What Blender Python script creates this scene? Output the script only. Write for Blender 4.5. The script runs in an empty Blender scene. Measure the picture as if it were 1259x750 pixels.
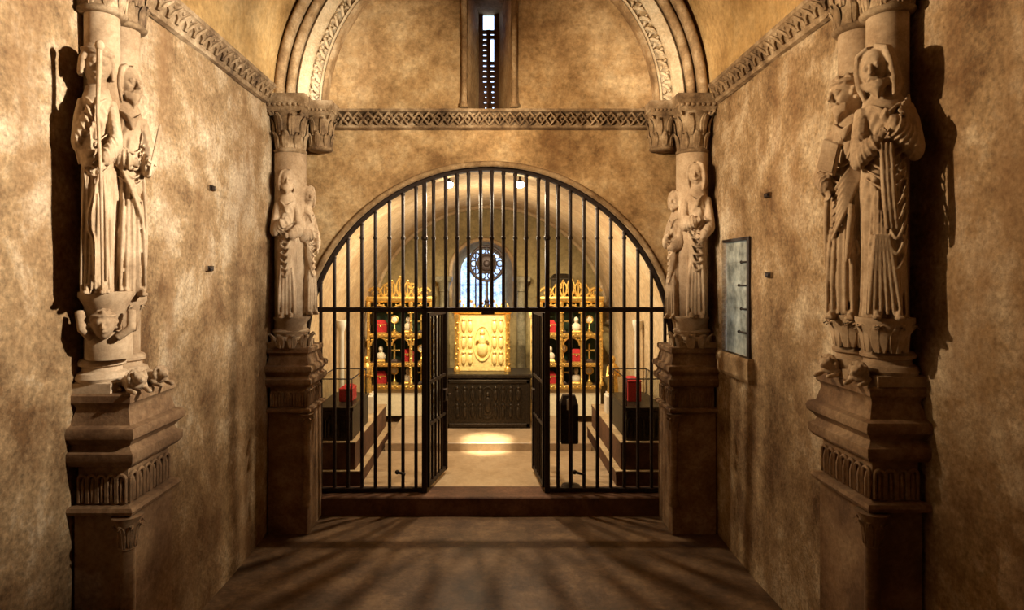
import bpy, math, random
from mathutils import Vector, Matrix, noise
PI = math.pi
C = bpy.context.scene.collection
SC = bpy.context.scene

# ------------------------------------------------------------------ camera
FPX = 750.0                      # focal length in pixels of the 1259 px frame
VX, VY = 605.0, 338.0            # vanishing point of the nave axis
CH = 2.45                        # camera height
cd = bpy.data.cameras.new('camera')
cam = bpy.data.objects.new('camera', cd)
C.objects.link(cam)
cam.location = (0, 0, CH)
cam.rotation_euler = (PI / 2, 0, 0)
cd.sensor_fit = 'HORIZONTAL'
cd.sensor_width = 36.0
cd.lens = 36.0 * FPX / 1259.0
cd.shift_x = (629.5 - VX) / 1259.0
cd.shift_y = -(375.0 - VY) / 1259.0
cd.clip_start = 0.05
SC.camera = cam

# ------------------------------------------------------------------ world, exposure
w = bpy.data.worlds.new('world')
SC.world = w
w.use_nodes = True
bgn = w.node_tree.nodes['Background']
bgn.inputs[0].default_value = (0.50, 0.68, 1.0, 1)
bgn.inputs[1].default_value = 3.0
SC.view_settings.view_transform = 'Standard'
SC.view_settings.look = 'None'
SC.view_settings.exposure = 0.22
SC.view_settings.gamma = 1.0
SC.view_settings.use_curve_mapping = False
SC.cycles.max_bounces = 6
SC.cycles.diffuse_bounces = 4
SC.cycles.use_denoising = True
SC.cycles.sample_clamp_indirect = 4.0

# ------------------------------------------------------------------ lamps
WARM = (1.0, 0.72, 0.42)
def spot(name, loc, target, power, size_deg, blend=0.6, col=WARM, radius=0.06):
    d = bpy.data.lights.new(name, 'SPOT')
    d.energy = power; d.spot_size = math.radians(size_deg); d.spot_blend = blend
    d.color = col; d.shadow_soft_size = radius
    o = bpy.data.objects.new(name, d); C.objects.link(o)
    o.location = loc
    o.rotation_euler = (Vector(target) - Vector(loc)).to_track_quat('-Z', 'Y').to_euler()
    return o
def point(name, loc, power, col=WARM, radius=0.06):
    d = bpy.data.lights.new(name, 'POINT')
    d.energy = power; d.color = col; d.shadow_soft_size = radius
    o = bpy.data.objects.new(name, d); C.objects.link(o); o.location = loc
    return o
# flood lamps on the nave cornices, each turned on the opposite wall
spot('nave_flood_lamp', (1.75, 2.45, 3.9), (-2.1, 3.0, 3.60), 1650, 74, 1.0, (1.0, 0.88, 0.70))
spot('nave_flood_lamp', (-1.75, 3.55, 3.9), (2.1, 3.6, 3.65), 620, 70, 1.0, (1.0, 0.76, 0.48))
# lamps higher up the nave, turned on the far ends of the walls
spot('wall_lamp', (1.5, 4.4, 4.0), (-2.1, 5.2, 3.30), 330, 60, 1.0, (1.0, 0.89, 0.72))
spot('wall_lamp', (-1.5, 4.4, 4.0), (2.1, 5.2, 3.45), 260, 52, 1.0, (1.0, 0.78, 0.52))
# narrow lamps on the apostles beside the grille
spot('statue_lamp', (1.0, 4.1, 3.5), (-1.95, 5.85, 2.75), 280, 24, 0.9, (1.0, 0.88, 0.70))
spot('statue_lamp', (-1.0, 4.1, 3.5), (1.95, 5.85, 2.75), 380, 24, 0.9, (1.0, 0.86, 0.66))
# lamps trained on the end wall
spot('end_wall_lamp', (1.2, 3.3, 3.6), (-1.1, 6.2, 4.0), 620, 52, 1.0, (1.0, 0.82, 0.57))
spot('end_wall_lamp', (-1.2, 3.3, 3.6), (1.2, 6.2, 4.0), 520, 52, 1.0, (1.0, 0.76, 0.48))
# uplights standing on the capitals beside the lunette
spot('capital_uplight', (-1.50, 5.45, 4.20), (-1.75, 6.12, 4.95), 30, 130, 0.8, (1.0, 0.90, 0.74), 0.03)
spot('capital_uplight', (1.46, 5.45, 4.20), (1.69, 6.12, 4.95), 27, 130, 0.8, (1.0, 0.86, 0.66), 0.03)
# the two bright lamps under the chancel vault and the altar lamps
spot('vault_lamp_light', (-0.48, 6.86, 3.40), (-0.48, 6.92, 0), 150, 168, 0.35, (1.0, 0.82, 0.56), 0.02)
spot('vault_lamp_light', (0.31, 6.86, 3.40), (0.31, 6.92, 0), 150, 168, 0.35, (1.0, 0.82, 0.56), 0.02)
point('chancel_fill', (-0.05, 7.75, 2.75), 60, (1.0, 0.86, 0.64), 0.05)  # unseen fill without a fixture, added to brighten the vault crown
spot('altar_lamp', (-0.1, 7.5, 3.35), (-0.12, 8.85, 1.30), 300, 26, 0.8, (1.0, 0.84, 0.50), 0.04)
spot('altar_floor_lamp', (-0.07, 7.3, 3.40), (-0.07, 8.0, 0.29), 2200, 15, 1.0, (1.0, 0.84, 0.56), 0.04)
spot('case_lamp', (-0.9, 7.8, 3.1), (-1.35, 9.4, 1.4), 170, 50, 0.7, (1.0, 0.82, 0.50), 0.04)
spot('case_lamp', (0.75, 7.8, 3.1), (1.2, 9.4, 1.4), 170, 50, 0.7, (1.0, 0.82, 0.50), 0.04)

# ------------------------------------------------------------------ materials
def new_mat(name):
    m = bpy.data.materials.new(name); m.use_nodes = True
    nt = m.node_tree
    return m, nt, nt.nodes, nt.links, nt.nodes['Principled BSDF']
def stone(name, cols, scale=1.3, fine=28.0, bump=0.25, rough=0.88, streak=0.35, streak_col=(0.20, 0.105, 0.045), speck=0.5, bdist=0.02):
    m, nt, N, L, b = new_mat(name)
    g = N.new('ShaderNodeNewGeometry')
    n1 = N.new('ShaderNodeTexNoise'); n1.inputs['Scale'].default_value = scale; n1.inputs['Detail'].default_value = 12; n1.inputs['Roughness'].default_value = 0.72; n1.inputs['Distortion'].default_value = 0.15
    L.new(g.outputs['Position'], n1.inputs['Vector'])
    r = N.new('ShaderNodeValToRGB'); e = r.color_ramp.elements
    e[0].position = 0.36; e[0].color = (*cols[0], 1); e[1].position = 0.64; e[1].color = (*cols[2], 1)
    k = e.new(0.5); k.color = (*cols[1], 1)
    L.new(n1.outputs['Fac'], r.inputs['Fac'])
    n2 = N.new('ShaderNodeTexNoise'); n2.inputs['Scale'].default_value = fine; n2.inputs['Detail'].default_value = 6; n2.inputs['Roughness'].default_value = 0.7
    L.new(g.outputs['Position'], n2.inputs['Vector'])
    mr = N.new('ShaderNodeMapRange'); mr.inputs['From Min'].default_value = 0.3; mr.inputs['From Max'].default_value = 0.7; mr.inputs['To Min'].default_value = 1 - speck; mr.inputs['To Max'].default_value = 1 + speck * 0.35
    L.new(n2.outputs['Fac'], mr.inputs['Value'])
    mx = N.new('ShaderNodeMix'); mx.data_type = 'RGBA'; mx.blend_type = 'MULTIPLY'; mx.inputs[0].default_value = 0.75
    L.new(r.outputs['Color'], mx.inputs[6]); L.new(mr.outputs['Result'], mx.inputs[7])
    mp = N.new('ShaderNodeMapping'); mp.inputs['Scale'].default_value = (4.0, 4.0, 0.55)
    L.new(g.outputs['Position'], mp.inputs['Vector'])
    n3 = N.new('ShaderNodeTexNoise'); n3.inputs['Scale'].default_value = 1.0; n3.inputs['Detail'].default_value = 7; n3.inputs['Roughness'].default_value = 0.6
    L.new(mp.outputs['Vector'], n3.inputs['Vector'])
    r3 = N.new('ShaderNodeMapRange'); r3.inputs['From Min'].default_value = 0.48; r3.inputs['From Max'].default_value = 0.72; r3.inputs['To Max'].default_value = streak
    L.new(n3.outputs['Fac'], r3.inputs['Value'])
    m2 = N.new('ShaderNodeMix'); m2.data_type = 'RGBA'; m2.inputs[7].default_value = (*streak_col, 1)
    L.new(r3.outputs['Result'], m2.inputs[0]); L.new(mx.outputs[2], m2.inputs[6])
    L.new(m2.outputs[2], b.inputs['Base Color'])
    b.inputs['Roughness'].default_value = rough
    b.inputs['Specular IOR Level'].default_value = 0.25
    n4 = N.new('ShaderNodeTexNoise'); n4.inputs['Scale'].default_value = fine * 0.5; n4.inputs['Detail'].default_value = 10; n4.inputs['Roughness'].default_value = 0.65
    L.new(g.outputs['Position'], n4.inputs['Vector'])
    bp = N.new('ShaderNodeBump'); bp.inputs['Strength'].default_value = bump; bp.inputs['Distance'].default_value = bdist
    L.new(n4.outputs['Fac'], bp.inputs['Height']); L.new(bp.outputs['Normal'], b.inputs['Normal'])
    return m
def plain(name, col, rough=0.6, metal=0.0, var=0.35, scale=30.0, bump=0.15, spec=0.4, bdist=0.006):
    m, nt, N, L, b = new_mat(name)
    g = N.new('ShaderNodeNewGeometry')
    n1 = N.new('ShaderNodeTexNoise'); n1.inputs['Scale'].default_value = scale; n1.inputs['Detail'].default_value = 6
    L.new(g.outputs['Position'], n1.inputs['Vector'])
    r = N.new('ShaderNodeValToRGB'); e = r.color_ramp.elements
    e[0].position = 0.3; e[0].color = (*[c * (1 - var) for c in col], 1)
    e[1].position = 0.7; e[1].color = (*[min(1, c * (1 + var * 0.5)) for c in col], 1)
    L.new(n1.outputs['Fac'], r.inputs['Fac']); L.new(r.outputs['Color'], b.inputs['Base Color'])
    b.inputs['Roughness'].default_value = rough; b.inputs['Metallic'].default_value = metal
    b.inputs['Specular IOR Level'].default_value = spec
    bp = N.new('ShaderNodeBump'); bp.inputs['Strength'].default_value = bump; bp.inputs['Distance'].default_value = bdist
    L.new(n1.outputs['Fac'], bp.inputs['Height']); L.new(bp.outputs['Normal'], b.inputs['Normal'])
    return m
def emit(name, col, s):
    m, nt, N, L, b = new_mat(name)
    b.inputs['Base Color'].default_value = (*col, 1)
    b.inputs['Emission Color'].default_value = (*col, 1); b.inputs['Emission Strength'].default_value = s
    return m
def glass(name, col, rough=0.1, trans=0.85, mottled=0.0):
    m, nt, N, L, b = new_mat(name)
    out = N['Material Output']
    g = N.new('ShaderNodeNewGeometry')
    n1 = N.new('ShaderNodeTexNoise'); n1.inputs['Scale'].default_value = 9; n1.inputs['Detail'].default_value = 6; n1.inputs['Roughness'].default_value = 0.7
    L.new(g.outputs['Position'], n1.inputs['Vector'])
    r = N.new('ShaderNodeValToRGB'); e = r.color_ramp.elements
    e[0].position = 0.35; e[0].color = (*[c * (1 - mottled) for c in col], 1); e[1].position = 0.65; e[1].color = (*col, 1)
    L.new(n1.outputs['Fac'], r.inputs['Fac'])
    t = N.new('ShaderNodeBsdfTransparent'); L.new(r.outputs['Color'], t.inputs['Color'])
    gl = N.new('ShaderNodeBsdfGlossy'); gl.inputs['Roughness'].default_value = rough
    mx = N.new('ShaderNodeMixShader'); mx.inputs[0].default_value = 1 - trans
    L.new(t.outputs[0], mx.inputs[1]); L.new(gl.outputs[0], mx.inputs[2])
    L.new(mx.outputs[0], out.inputs['Surface'])
    return m
def old_glass(name, c0, c1):                      # mottled, half opaque leaded glass
    m, nt, N, L, b = new_mat(name)
    out = N['Material Output']
    g = N.new('ShaderNodeNewGeometry')
    n1 = N.new('ShaderNodeTexNoise'); n1.inputs['Scale'].default_value = 7; n1.inputs['Detail'].default_value = 8; n1.inputs['Roughness'].default_value = 0.7
    L.new(g.outputs['Position'], n1.inputs['Vector'])
    r = N.new('ShaderNodeValToRGB'); e = r.color_ramp.elements
    e[0].position = 0.36; e[0].color = (*c0, 1); e[1].position = 0.64; e[1].color = (*c1, 1)
    L.new(n1.outputs['Fac'], r.inputs['Fac'])
    tl = N.new('ShaderNodeBsdfTranslucent'); L.new(r.outputs['Color'], tl.inputs['Color'])
    L.new(r.outputs['Color'], b.inputs['Base Color']); b.inputs['Roughness'].default_value = 0.35
    mx = N.new('ShaderNodeMixShader'); mx.inputs[0].default_value = 0.55
    L.new(b.outputs[0], mx.inputs[1]); L.new(tl.outputs[0], mx.inputs[2]); L.new(mx.outputs[0], out.inputs['Surface'])
    return m
M = {}
M['plaster'] = stone('plaster', [(0.135, 0.070, 0.028), (0.33, 0.215, 0.11), (0.59, 0.465, 0.315)], 1.7, 38, 0.55, streak=0.6, speck=.75)
M['plaster_end'] = stone('plaster_end', [(0.21, 0.115, 0.045), (0.42, 0.265, 0.12), (0.60, 0.43, 0.235)], 2.0, 26, 0.4, streak=0.35, speck=.6)
M['vault'] = stone('vault', [(0.30, 0.175, 0.062), (0.46, 0.29, 0.115), (0.56, 0.385, 0.18)], 1.6, 22, 0.3, streak=0.1)
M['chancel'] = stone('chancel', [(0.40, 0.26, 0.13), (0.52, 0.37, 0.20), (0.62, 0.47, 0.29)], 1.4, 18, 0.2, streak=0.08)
M['chancel_shaded'] = stone('chancel_shaded', [(0.24, 0.18, 0.08), (0.33, 0.25, 0.11), (0.40, 0.31, 0.15)], 1.4, 18, 0.2, streak=0.1)  # darker copy of the chancel stone, the back wall's shade put into its colour
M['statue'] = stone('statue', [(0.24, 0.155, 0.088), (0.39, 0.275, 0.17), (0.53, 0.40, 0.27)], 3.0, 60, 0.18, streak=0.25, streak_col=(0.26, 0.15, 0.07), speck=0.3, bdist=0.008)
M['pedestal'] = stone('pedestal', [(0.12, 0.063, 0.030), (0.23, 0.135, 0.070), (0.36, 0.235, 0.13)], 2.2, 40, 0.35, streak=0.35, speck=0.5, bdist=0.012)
M['carving'] = stone('carving', [(0.085, 0.050, 0.028), (0.25, 0.165, 0.09), (0.48, 0.36, 0.23)], 4.0, 50, 0.3, streak=0.2, speck=0.4, bdist=0.01)
M['arch'] = stone('arch', [(0.16, 0.09, 0.04), (0.34, 0.22, 0.11), (0.56, 0.42, 0.26)], 2.6, 40, 0.25, streak=0.2, bdist=0.01)
M['arch_pale'] = stone('arch_pale', [(0.50, 0.36, 0.21), (0.64, 0.50, 0.32), (0.72, 0.60, 0.42)], 3, 50, 0.25, streak=0.12, bdist=0.01)
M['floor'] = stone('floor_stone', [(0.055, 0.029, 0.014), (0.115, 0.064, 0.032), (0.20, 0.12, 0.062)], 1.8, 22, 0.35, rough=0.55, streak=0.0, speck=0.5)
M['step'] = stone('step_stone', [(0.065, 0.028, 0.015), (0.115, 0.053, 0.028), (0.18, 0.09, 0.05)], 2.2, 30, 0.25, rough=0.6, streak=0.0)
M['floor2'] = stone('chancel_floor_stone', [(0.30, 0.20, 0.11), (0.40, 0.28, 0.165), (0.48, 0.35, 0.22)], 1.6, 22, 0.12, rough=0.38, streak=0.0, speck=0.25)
M['marble'] = stone('grey_marble', [(0.16, 0.14, 0.08), (0.24, 0.21, 0.13), (0.34, 0.30, 0.20)], 5, 40, 0.1, rough=0.4, streak=0.0)
M['white'] = plain('white_stone', (0.75, 0.68, 0.54), 0.6, 0, 0.15, 12)
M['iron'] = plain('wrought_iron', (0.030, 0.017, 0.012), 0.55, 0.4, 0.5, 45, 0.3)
M['gold'] = plain('gilding', (0.85, 0.56, 0.16), 0.38, 0.85, 0.35, 35, 0.5)
M['silver'] = plain('dark_silver', (0.050, 0.036, 0.022), 0.42, 0.7, 0.5, 40, 0.6)
M['red'] = plain('red_velvet', (0.42, 0.022, 0.020), 0.9, 0, 0.4, 60, 0.2)
M['green'] = plain('green_velvet', (0.030, 0.050, 0.022), 0.9, 0, 0.4, 50, 0.2)
M['wood'] = plain('dark_oak', (0.060, 0.032, 0.018), 0.6, 0, 0.5, 18, 0.3)
M['linen'] = plain('linen', (0.72, 0.62, 0.42), 0.9, 0, 0.12, 25, 0.1)
M['ivory'] = plain('ivory_wax', (0.72, 0.62, 0.45), 0.6, 0, 0.15, 25, 0.1)
M['dark'] = plain('dark_hole', (0.020, 0.012, 0.008), 0.95, 0, 0.3, 20)
M['pane'] = glass('clear_pane', (0.92, 0.93, 0.90), 0.05, 0.93)
M['sky_pane'] = glass('leaded_pane', (0.85, 0.90, 1.0), 0.1, 0.92, 0.75)
M['old_glass'] = old_glass('mottled_glass', (0.22, 0.22, 0.18), (0.66, 0.62, 0.48))
M['lens'] = emit('lamp_lens', (1.0, 0.88, 0.66), 40.0)
M['panel'] = plain('gilded_relief', (0.92, 0.68, 0.27), 0.5, 0.40, 0.25, 22, 0.6)

# ------------------------------------------------------------------ mesh helper
class MB:
    def __init__(s): s.v = []; s.f = []
    def add(s, vs, fs, mat=None):
        o = len(s.v)
        if mat is not None: vs = [mat @ Vector(v) for v in vs]
        s.v += [tuple(v) for v in vs]
        s.f += [tuple(i + o for i in f) for f in fs]
        return s
    def merge(s, o, mat=None): return s.add(o.v, o.f, mat)
    def box(s, a, b, bev=0.0, mat=None):
        x0, y0, z0 = a; x1, y1, z1 = b
        if x0 > x1: x0, x1 = x1, x0
        if y0 > y1: y0, y1 = y1, y0
        if bev <= 0:
            vs = [(x0,y0,z0),(x1,y0,z0),(x1,y1,z0),(x0,y1,z0),(x0,y0,z1),(x1,y0,z1),(x1,y1,z1),(x0,y1,z1)]
            fs = [(3,2,1,0),(4,5,6,7),(0,1,5,4),(1,2,6,5),(2,3,7,6),(3,0,4,7)]
            return s.add(vs, fs, mat)
        return s.rects((x0, y0, x1, y1), [(-bev, z0), (0, z0 + bev), (0, z1 - bev), (-bev, z1)], mat)
    def rects(s, rect, prof, mat=None):           # stacked rectangles: prof = [(outset, z)]
        x0, y0, x1, y1 = rect; vs = []; fs = []
        for d, z in prof:
            vs += [(x0-d,y0-d,z),(x1+d,y0-d,z),(x1+d,y1+d,z),(x0-d,y1+d,z)]
        n = len(prof)
        fs.append((3,2,1,0)); fs.append(tuple(4*(n-1)+i for i in range(4)))
        for k in range(n-1):
            for i in range(4):
                j = (i+1) % 4
                fs.append((4*k+i, 4*k+j, 4*k+4+j, 4*k+4+i))
        return s.add(vs, fs, mat)
    def lathe(s, prof, n=20, c=(0,0,0), mat=None, arc=None):
        vs = []; fs = []
        for r, z in prof:
            for i in range(n):
                a = 2*PI*i/n
                vs.append((c[0]+r*math.cos(a), c[1]+r*math.sin(a), c[2]+z))
        k = len(prof)
        for j in range(k-1):
            for i in range(n):
                i2 = (i+1) % n
                fs.append((j*n+i, j*n+i2, (j+1)*n+i2, (j+1)*n+i))
        fs.append(tuple(range(n-1,-1,-1))); fs.append(tuple((k-1)*n+i for i in range(n)))
        return s.add(vs, fs, mat)
    def tube(s, path, rad, n=8, flat=None, mat=None, closed=False):
        P = [Vector(p) for p in path]; m = len(P)
        if not hasattr(rad, '__len__'): rad = [rad]*m
        vs = []; fs = []
        T = []
        for i in range(m):
            a = P[(i-1) % m] if (closed or i > 0) else P[i]
            b = P[(i+1) % m] if (closed or i < m-1) else P[i]
            t = (b-a); T.append(t.normalized() if t.length > 1e-9 else Vector((0,0,1)))
        ref = Vector(flat[0]) if flat else (Vector((0,0,1)) if abs(T[0].z) < 0.9 else Vector((1,0,0)))
        u = (ref - T[0]*ref.dot(T[0])).normalized()
        for i in range(m):
            if flat: u = Vector(flat[0])
            u = u - T[i]*u.dot(T[i])
            u = u.normalized() if u.length > 1e-6 else T[i].orthogonal().normalized()
            v = T[i].cross(u)
            f = flat[1] if flat else 1.0
            for k in range(n):
                a = 2*PI*k/n
                vs.append(P[i] + u*(rad[i]*f*math.cos(a)) + v*(rad[i]*math.sin(a)))
        mm = m if closed else m-1
        for i in range(mm):
            i2 = (i+1) % m
            for k in range(n):
                k2 = (k+1) % n
                fs.append((i*n+k, i*n+k2, i2*n+k2, i2*n+k))
        if not closed:
            fs.append(tuple(range(n-1,-1,-1))); fs.append(tuple((m-1)*n+i for i in range(n)))
        return s.add(vs, fs, mat)
    def ball(s, c, r, n=12, m=8, mat=None, rot=None):
        if not hasattr(r, '__len__'): r = (r, r, r)
        vs = [Vector((0,0,-1))]; fs = []
        for j in range(1, m):
            p = -PI/2 + PI*j/m
            for i in range(n):
                a = 2*PI*i/n
                vs.append(Vector((math.cos(p)*math.cos(a), math.cos(p)*math.sin(a), math.sin(p))))
        vs.append(Vector((0,0,1)))
        vs = [Vector((v.x*r[0], v.y*r[1], v.z*r[2])) for v in vs]
        if rot is not None: vs = [rot @ v for v in vs]
        vs = [v + Vector(c) for v in vs]
        for i in range(n): fs.append((0, 1+(i+1) % n, 1+i))
        for j in range(m-2):
            for i in range(n):
                i2 = (i+1) % n
                fs.append((1+j*n+i, 1+j*n+i2, 1+(j+1)*n+i2, 1+(j+1)*n+i))
        t = len(vs)-1
        for i in range(n): fs.append((t, 1+(m-2)*n+i, 1+(m-2)*n+(i+1) % n))
        return s.add(vs, fs, mat)
    def grid(s, fn, nu, nv, flip=False):
        vs = [fn(i/nu, j/nv) for j in range(nv+1) for i in range(nu+1)]
        fs = []
        for j in range(nv):
            for i in range(nu):
                a = j*(nu+1)+i; q = (a, a+1, a+nu+2, a+nu+1)
                fs.append(q[::-1] if flip else q)
        return s.add(vs, fs)

XF = {}
def link(o, parent=None):
    C.objects.link(o)
    if parent is not None: o.parent = parent
    return o
def obj(name, mb, mat, parent=None, smooth=False, world=False, origin=None):
    vs = mb.v
    loc = None
    if parent is not None and world:
        inv = XF[parent.name]; vs = [tuple(inv @ Vector(v)) for v in vs]
    if parent is None and origin is not None:
        vs = [(v[0]-origin[0], v[1]-origin[1], v[2]-origin[2]) for v in vs]; loc = origin
    me = bpy.data.meshes.new(name); me.from_pydata(vs, [], mb.f); me.update()
    me.materials.append(M[mat] if isinstance(mat, str) else mat)
    if smooth:
        for p in me.polygons: p.use_smooth = True
        if smooth == 'auto':
            me.set_sharp_from_angle(angle=math.radians(40))
    o = bpy.data.objects.new(name, me)
    if loc: o.location = loc
    return link(o, parent)
def tag(o, label, cat, group=None):
    o['label'] = label; o['category'] = cat
    if group: o['group'] = group
    return o
def thing(name, label, cat, loc=(0,0,0), rz=0.0, group=None):
    o = bpy.data.objects.new(name, None); o.empty_display_size = 0.1
    o.location = loc; o.rotation_euler = (0, 0, rz)
    link(o); tag(o, label, cat, group)
    XF[o.name] = (Matrix.Translation(Vector(loc)) @ Matrix.Rotation(rz, 4, 'Z')).inverted()
    return o
def struct(name, mb, mat, smooth=False):
    o = obj(name, mb, mat, None, smooth); o['kind'] = 'structure'; return o
def W(px, py, Y):                                  # a point of the place at depth Y
    return Vector(((px-VX)*Y/FPX, Y, CH-(py-VY)*Y/FPX))
def X(px, Y): return (px-VX)*Y/FPX
def Z(py, Y): return CH-(py-VY)*Y/FPX
def remesh(o, vox, smooth=2, fac=0.5):             # fuse the pieces of one carving into one surface
    r = o.modifiers.new('r', 'REMESH'); r.mode = 'VOXEL'; r.voxel_size = vox; r.use_smooth_shade = True
    if smooth:
        q = o.modifiers.new('s', 'SMOOTH'); q.factor = fac; q.iterations = smooth
    dg = bpy.context.evaluated_depsgraph_get()
    me = bpy.data.meshes.new_from_object(o.evaluated_get(dg))
    o.modifiers.clear()
    old = o.data; me.name = old.name; o.data = me; bpy.data.meshes.remove(old)
    for p in me.polygons: p.use_smooth = True
    return o
def rough(x, y, z, a=0.012):
    return a*noise.noise(Vector((x*1.1, y*1.1, z*1.1))) + a*0.45*noise.noise(Vector((x*4+7, y*4, z*4)))

# ------------------------------------------------------------------ dimensions
XL, XR = -2.13, 2.13                  # nave walls
YE = 6.25                             # end wall
YB0 = -1.2                            # wall behind the camera
ZS = 4.22                             # vault springing
ZC = 0.18                             # chancel floor
AXC, AZC, AR = -0.033, 1.646, 1.929   # arch to the chancel
YK = 9.9                              # chancel back wall
VR = 2.13

# ------------------------------------------------------------------ structure
def side_wall(name, xw, holes, sgn):
    # holes: (y0, y1, z0, z1, depth, open_back)
    ys = set(); zs = set()
    n = 150
    for i in range(n+1): ys.add(round(YB0 + (YE-YB0)*i/n, 4))
    for i in range(86): zs.add(round(-.05+(ZS+.05)*i/85, 4))
    for h in holes:
        ys |= {round(h[0], 4), round(h[1], 4)}; zs |= {round(h[2], 4), round(h[3], 4)}
    ys = sorted(ys); zs = sorted(zs)
    mb = MB(); idx = {}
    def vid(i, j):
        if (i, j) not in idx:
            y, z = ys[i], zs[j]
            idx[(i, j)] = len(mb.v); mb.v.append((xw + sgn*rough(0, y, z, 0.016), y, z))
        return idx[(i, j)]
    for i in range(len(ys)-1):
        for j in range(len(zs)-1):
            yc = (ys[i]+ys[i+1])/2; zc = (zs[j]+zs[j+1])/2
            if any(h[0] < yc < h[1] and h[2] < zc < h[3] for h in holes): continue
            q = (vid(i,j), vid(i+1,j), vid(i+1,j+1), vid(i,j+1))
            mb.f.append(q if sgn > 0 else q[::-1])
    for y0, y1, z0, z1, d, ob in holes:
        xa = xw + sgn*0.02; xb = xw - sgn*d
        mb.add([(xa,y0,z0),(xb,y0,z0),(xb,y0,z1),(xa,y0,z1)], [(0,1,2,3)])
        mb.add([(xa,y1,z0),(xb,y1,z0),(xb,y1,z1),(xa,y1,z1)], [(0,1,2,3)])
        mb.add([(xa,y0,z0),(xb,y0,z0),(xb,y1,z0),(xa,y1,z0)], [(0,1,2,3)])
        mb.add([(xa,y0,z1),(xb,y0,z1),(xb,y1,z1),(xa,y1,z1)], [(0,1,2,3)])
        if not ob: mb.add([(xb,y0,z0),(xb,y1,z0),(xb,y1,z1),(xb,y0,z1)], [(0,1,2,3)])
    return struct(name, mb, 'plaster', True)
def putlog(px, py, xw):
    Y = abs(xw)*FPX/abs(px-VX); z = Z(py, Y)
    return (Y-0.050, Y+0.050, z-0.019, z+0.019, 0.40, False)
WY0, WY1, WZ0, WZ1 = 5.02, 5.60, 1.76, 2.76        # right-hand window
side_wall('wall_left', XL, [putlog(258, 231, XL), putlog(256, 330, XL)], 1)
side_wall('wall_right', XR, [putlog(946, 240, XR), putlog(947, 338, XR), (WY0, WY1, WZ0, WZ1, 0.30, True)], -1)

# end wall: spandrels over the chancel arch, and the lunette with its slit window
mb = MB()
def strip(xs, zb, zt, n, y):
    vs = []; fs = []
    for x in xs:
        b, t = zb(x), zt(x)
        for j in range(n+1):
            z = b + (t-b)*j/n
            e = 0 if (j == 0 and b > 0.1) else 1
            vs.append((x, y + e*rough(x, y, z, 0.014), z))
    for i in range(len(xs)-1):
        for j in range(n):
            a = i*(n+1)+j
            fs.append((a, a+n+1, a+n+2, a+1))
    mb.add(vs, fs)
ZM = 4.05
xs = [AXC - AR*math.cos(PI*i/90) for i in range(91)]
strip(xs, lambda x: AZC + math.sqrt(max(0, AR*AR-(x-AXC)**2)), lambda x: ZM, 24, YE)
for a, b in ((XL, AXC-AR), (AXC+AR, XR)):
    strip([a+(b-a)*i/6 for i in range(7)], lambda x: 0.0, lambda x: ZM, 50, YE)
SX0, SX1, SZ0, SZ1 = X(575, YE), X(628, YE), 4.12, 5.45
vt = lambda x: ZS + math.sqrt(max(0.0, VR*VR - x*x))
def lin(a, b, n): return [a+(b-a)*i/n for i in range(n+1)]
strip(lin(XL, SX0, 40), lambda x: ZM, vt, 40, YE)
strip(lin(SX1, XR, 40), lambda x: ZM, vt, 40, YE)
strip(lin(SX0, SX1, 8), lambda x: SZ1, vt, 14, YE)
strip(lin(SX0, SX1, 8), lambda x: ZM, lambda x: SZ0, 2, YE)
# splayed embrasure of the slit
IX0, IX1, YI = X(589.5, 6.95), X(612.5, 6.95), 6.95
IZ0, IZ1 = 4.22, 5.40
mb.add([(SX0,YE-.01,SZ0),(SX0,YE-.01,SZ1),(IX0,YI,IZ1),(IX0,YI,IZ0)], [(0,1,2,3)])
mb.add([(SX1,YE-.01,SZ0),(SX1,YE-.01,SZ1),(IX1,YI,IZ1),(IX1,YI,IZ0)], [(0,1,2,3)])
mb.add([(SX0,YE-.01,SZ0),(SX1,YE-.01,SZ0),(IX1,YI,IZ0),(IX0,YI,IZ0)], [(0,1,2,3)])
mb.add([(SX0,YE-.01,SZ1),(SX1,YE-.01,SZ1),(IX1,YI,IZ1),(IX0,YI,IZ1)], [(0,1,2,3)])
struct('wall_front', mb, 'plaster_end', True)
mb = MB(); mb.add([(XL,YB0,0),(XR,YB0,0),(XR,YB0,6.4),(XL,YB0,6.4)], [(3,2,1,0)])
struct('wall_back', mb, 'plaster')
# nave vault and floor
mb = MB()
mb.grid(lambda u, v: ((VR+rough(u*6, v*7, 3, .012))*-math.cos(PI*u), YB0+(YE-YB0)*v, ZS+(VR+rough(u*6, v*7, 3, .012))*math.sin(PI*u)), 64, 60)
struct('ceiling', mb, 'vault', True)
mb = MB()
mb.grid(lambda u, v: (XL-.12+(XR-XL+.24)*u, YB0-.05+(YE-YB0+.1)*v, 0.006*noise.noise(Vector((u*9, v*14, 0))) - 0.006), 90, 140)
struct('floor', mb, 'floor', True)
# chancel: floor, walls and tunnel vault in one shell, back wall, threshold step
cx0, cx1 = AXC-AR, AXC+AR
mb = MB()
mb.grid(lambda u, v: (AXC - AR*math.cos(PI*u), YE+(YK-YE)*v, AZC+AR*math.sin(PI*u) + 0.0), 64, 30)
mb.grid(lambda u, v: (cx0, YE+(YK-YE)*v, AZC*u), 8, 20)
mb.grid(lambda u, v: (cx1, YE+(YK-YE)*v, AZC*u), 8, 20)
struct('wall_chancel', mb, 'chancel', True)
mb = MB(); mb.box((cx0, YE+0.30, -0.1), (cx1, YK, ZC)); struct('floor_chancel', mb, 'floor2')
mb = MB(); mb.box((cx0, YE-0.03, -0.05), (cx1, YE+0.30, ZC+0.004), 0.012); struct('trim_threshold', mb, 'step')
mb = MB(); mb.box((-1.38, 7.85, ZC-0.02), (1.28, YK-0.02, 0.29), 0.010); struct('floor_altar_step', mb, 'floor2')
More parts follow.
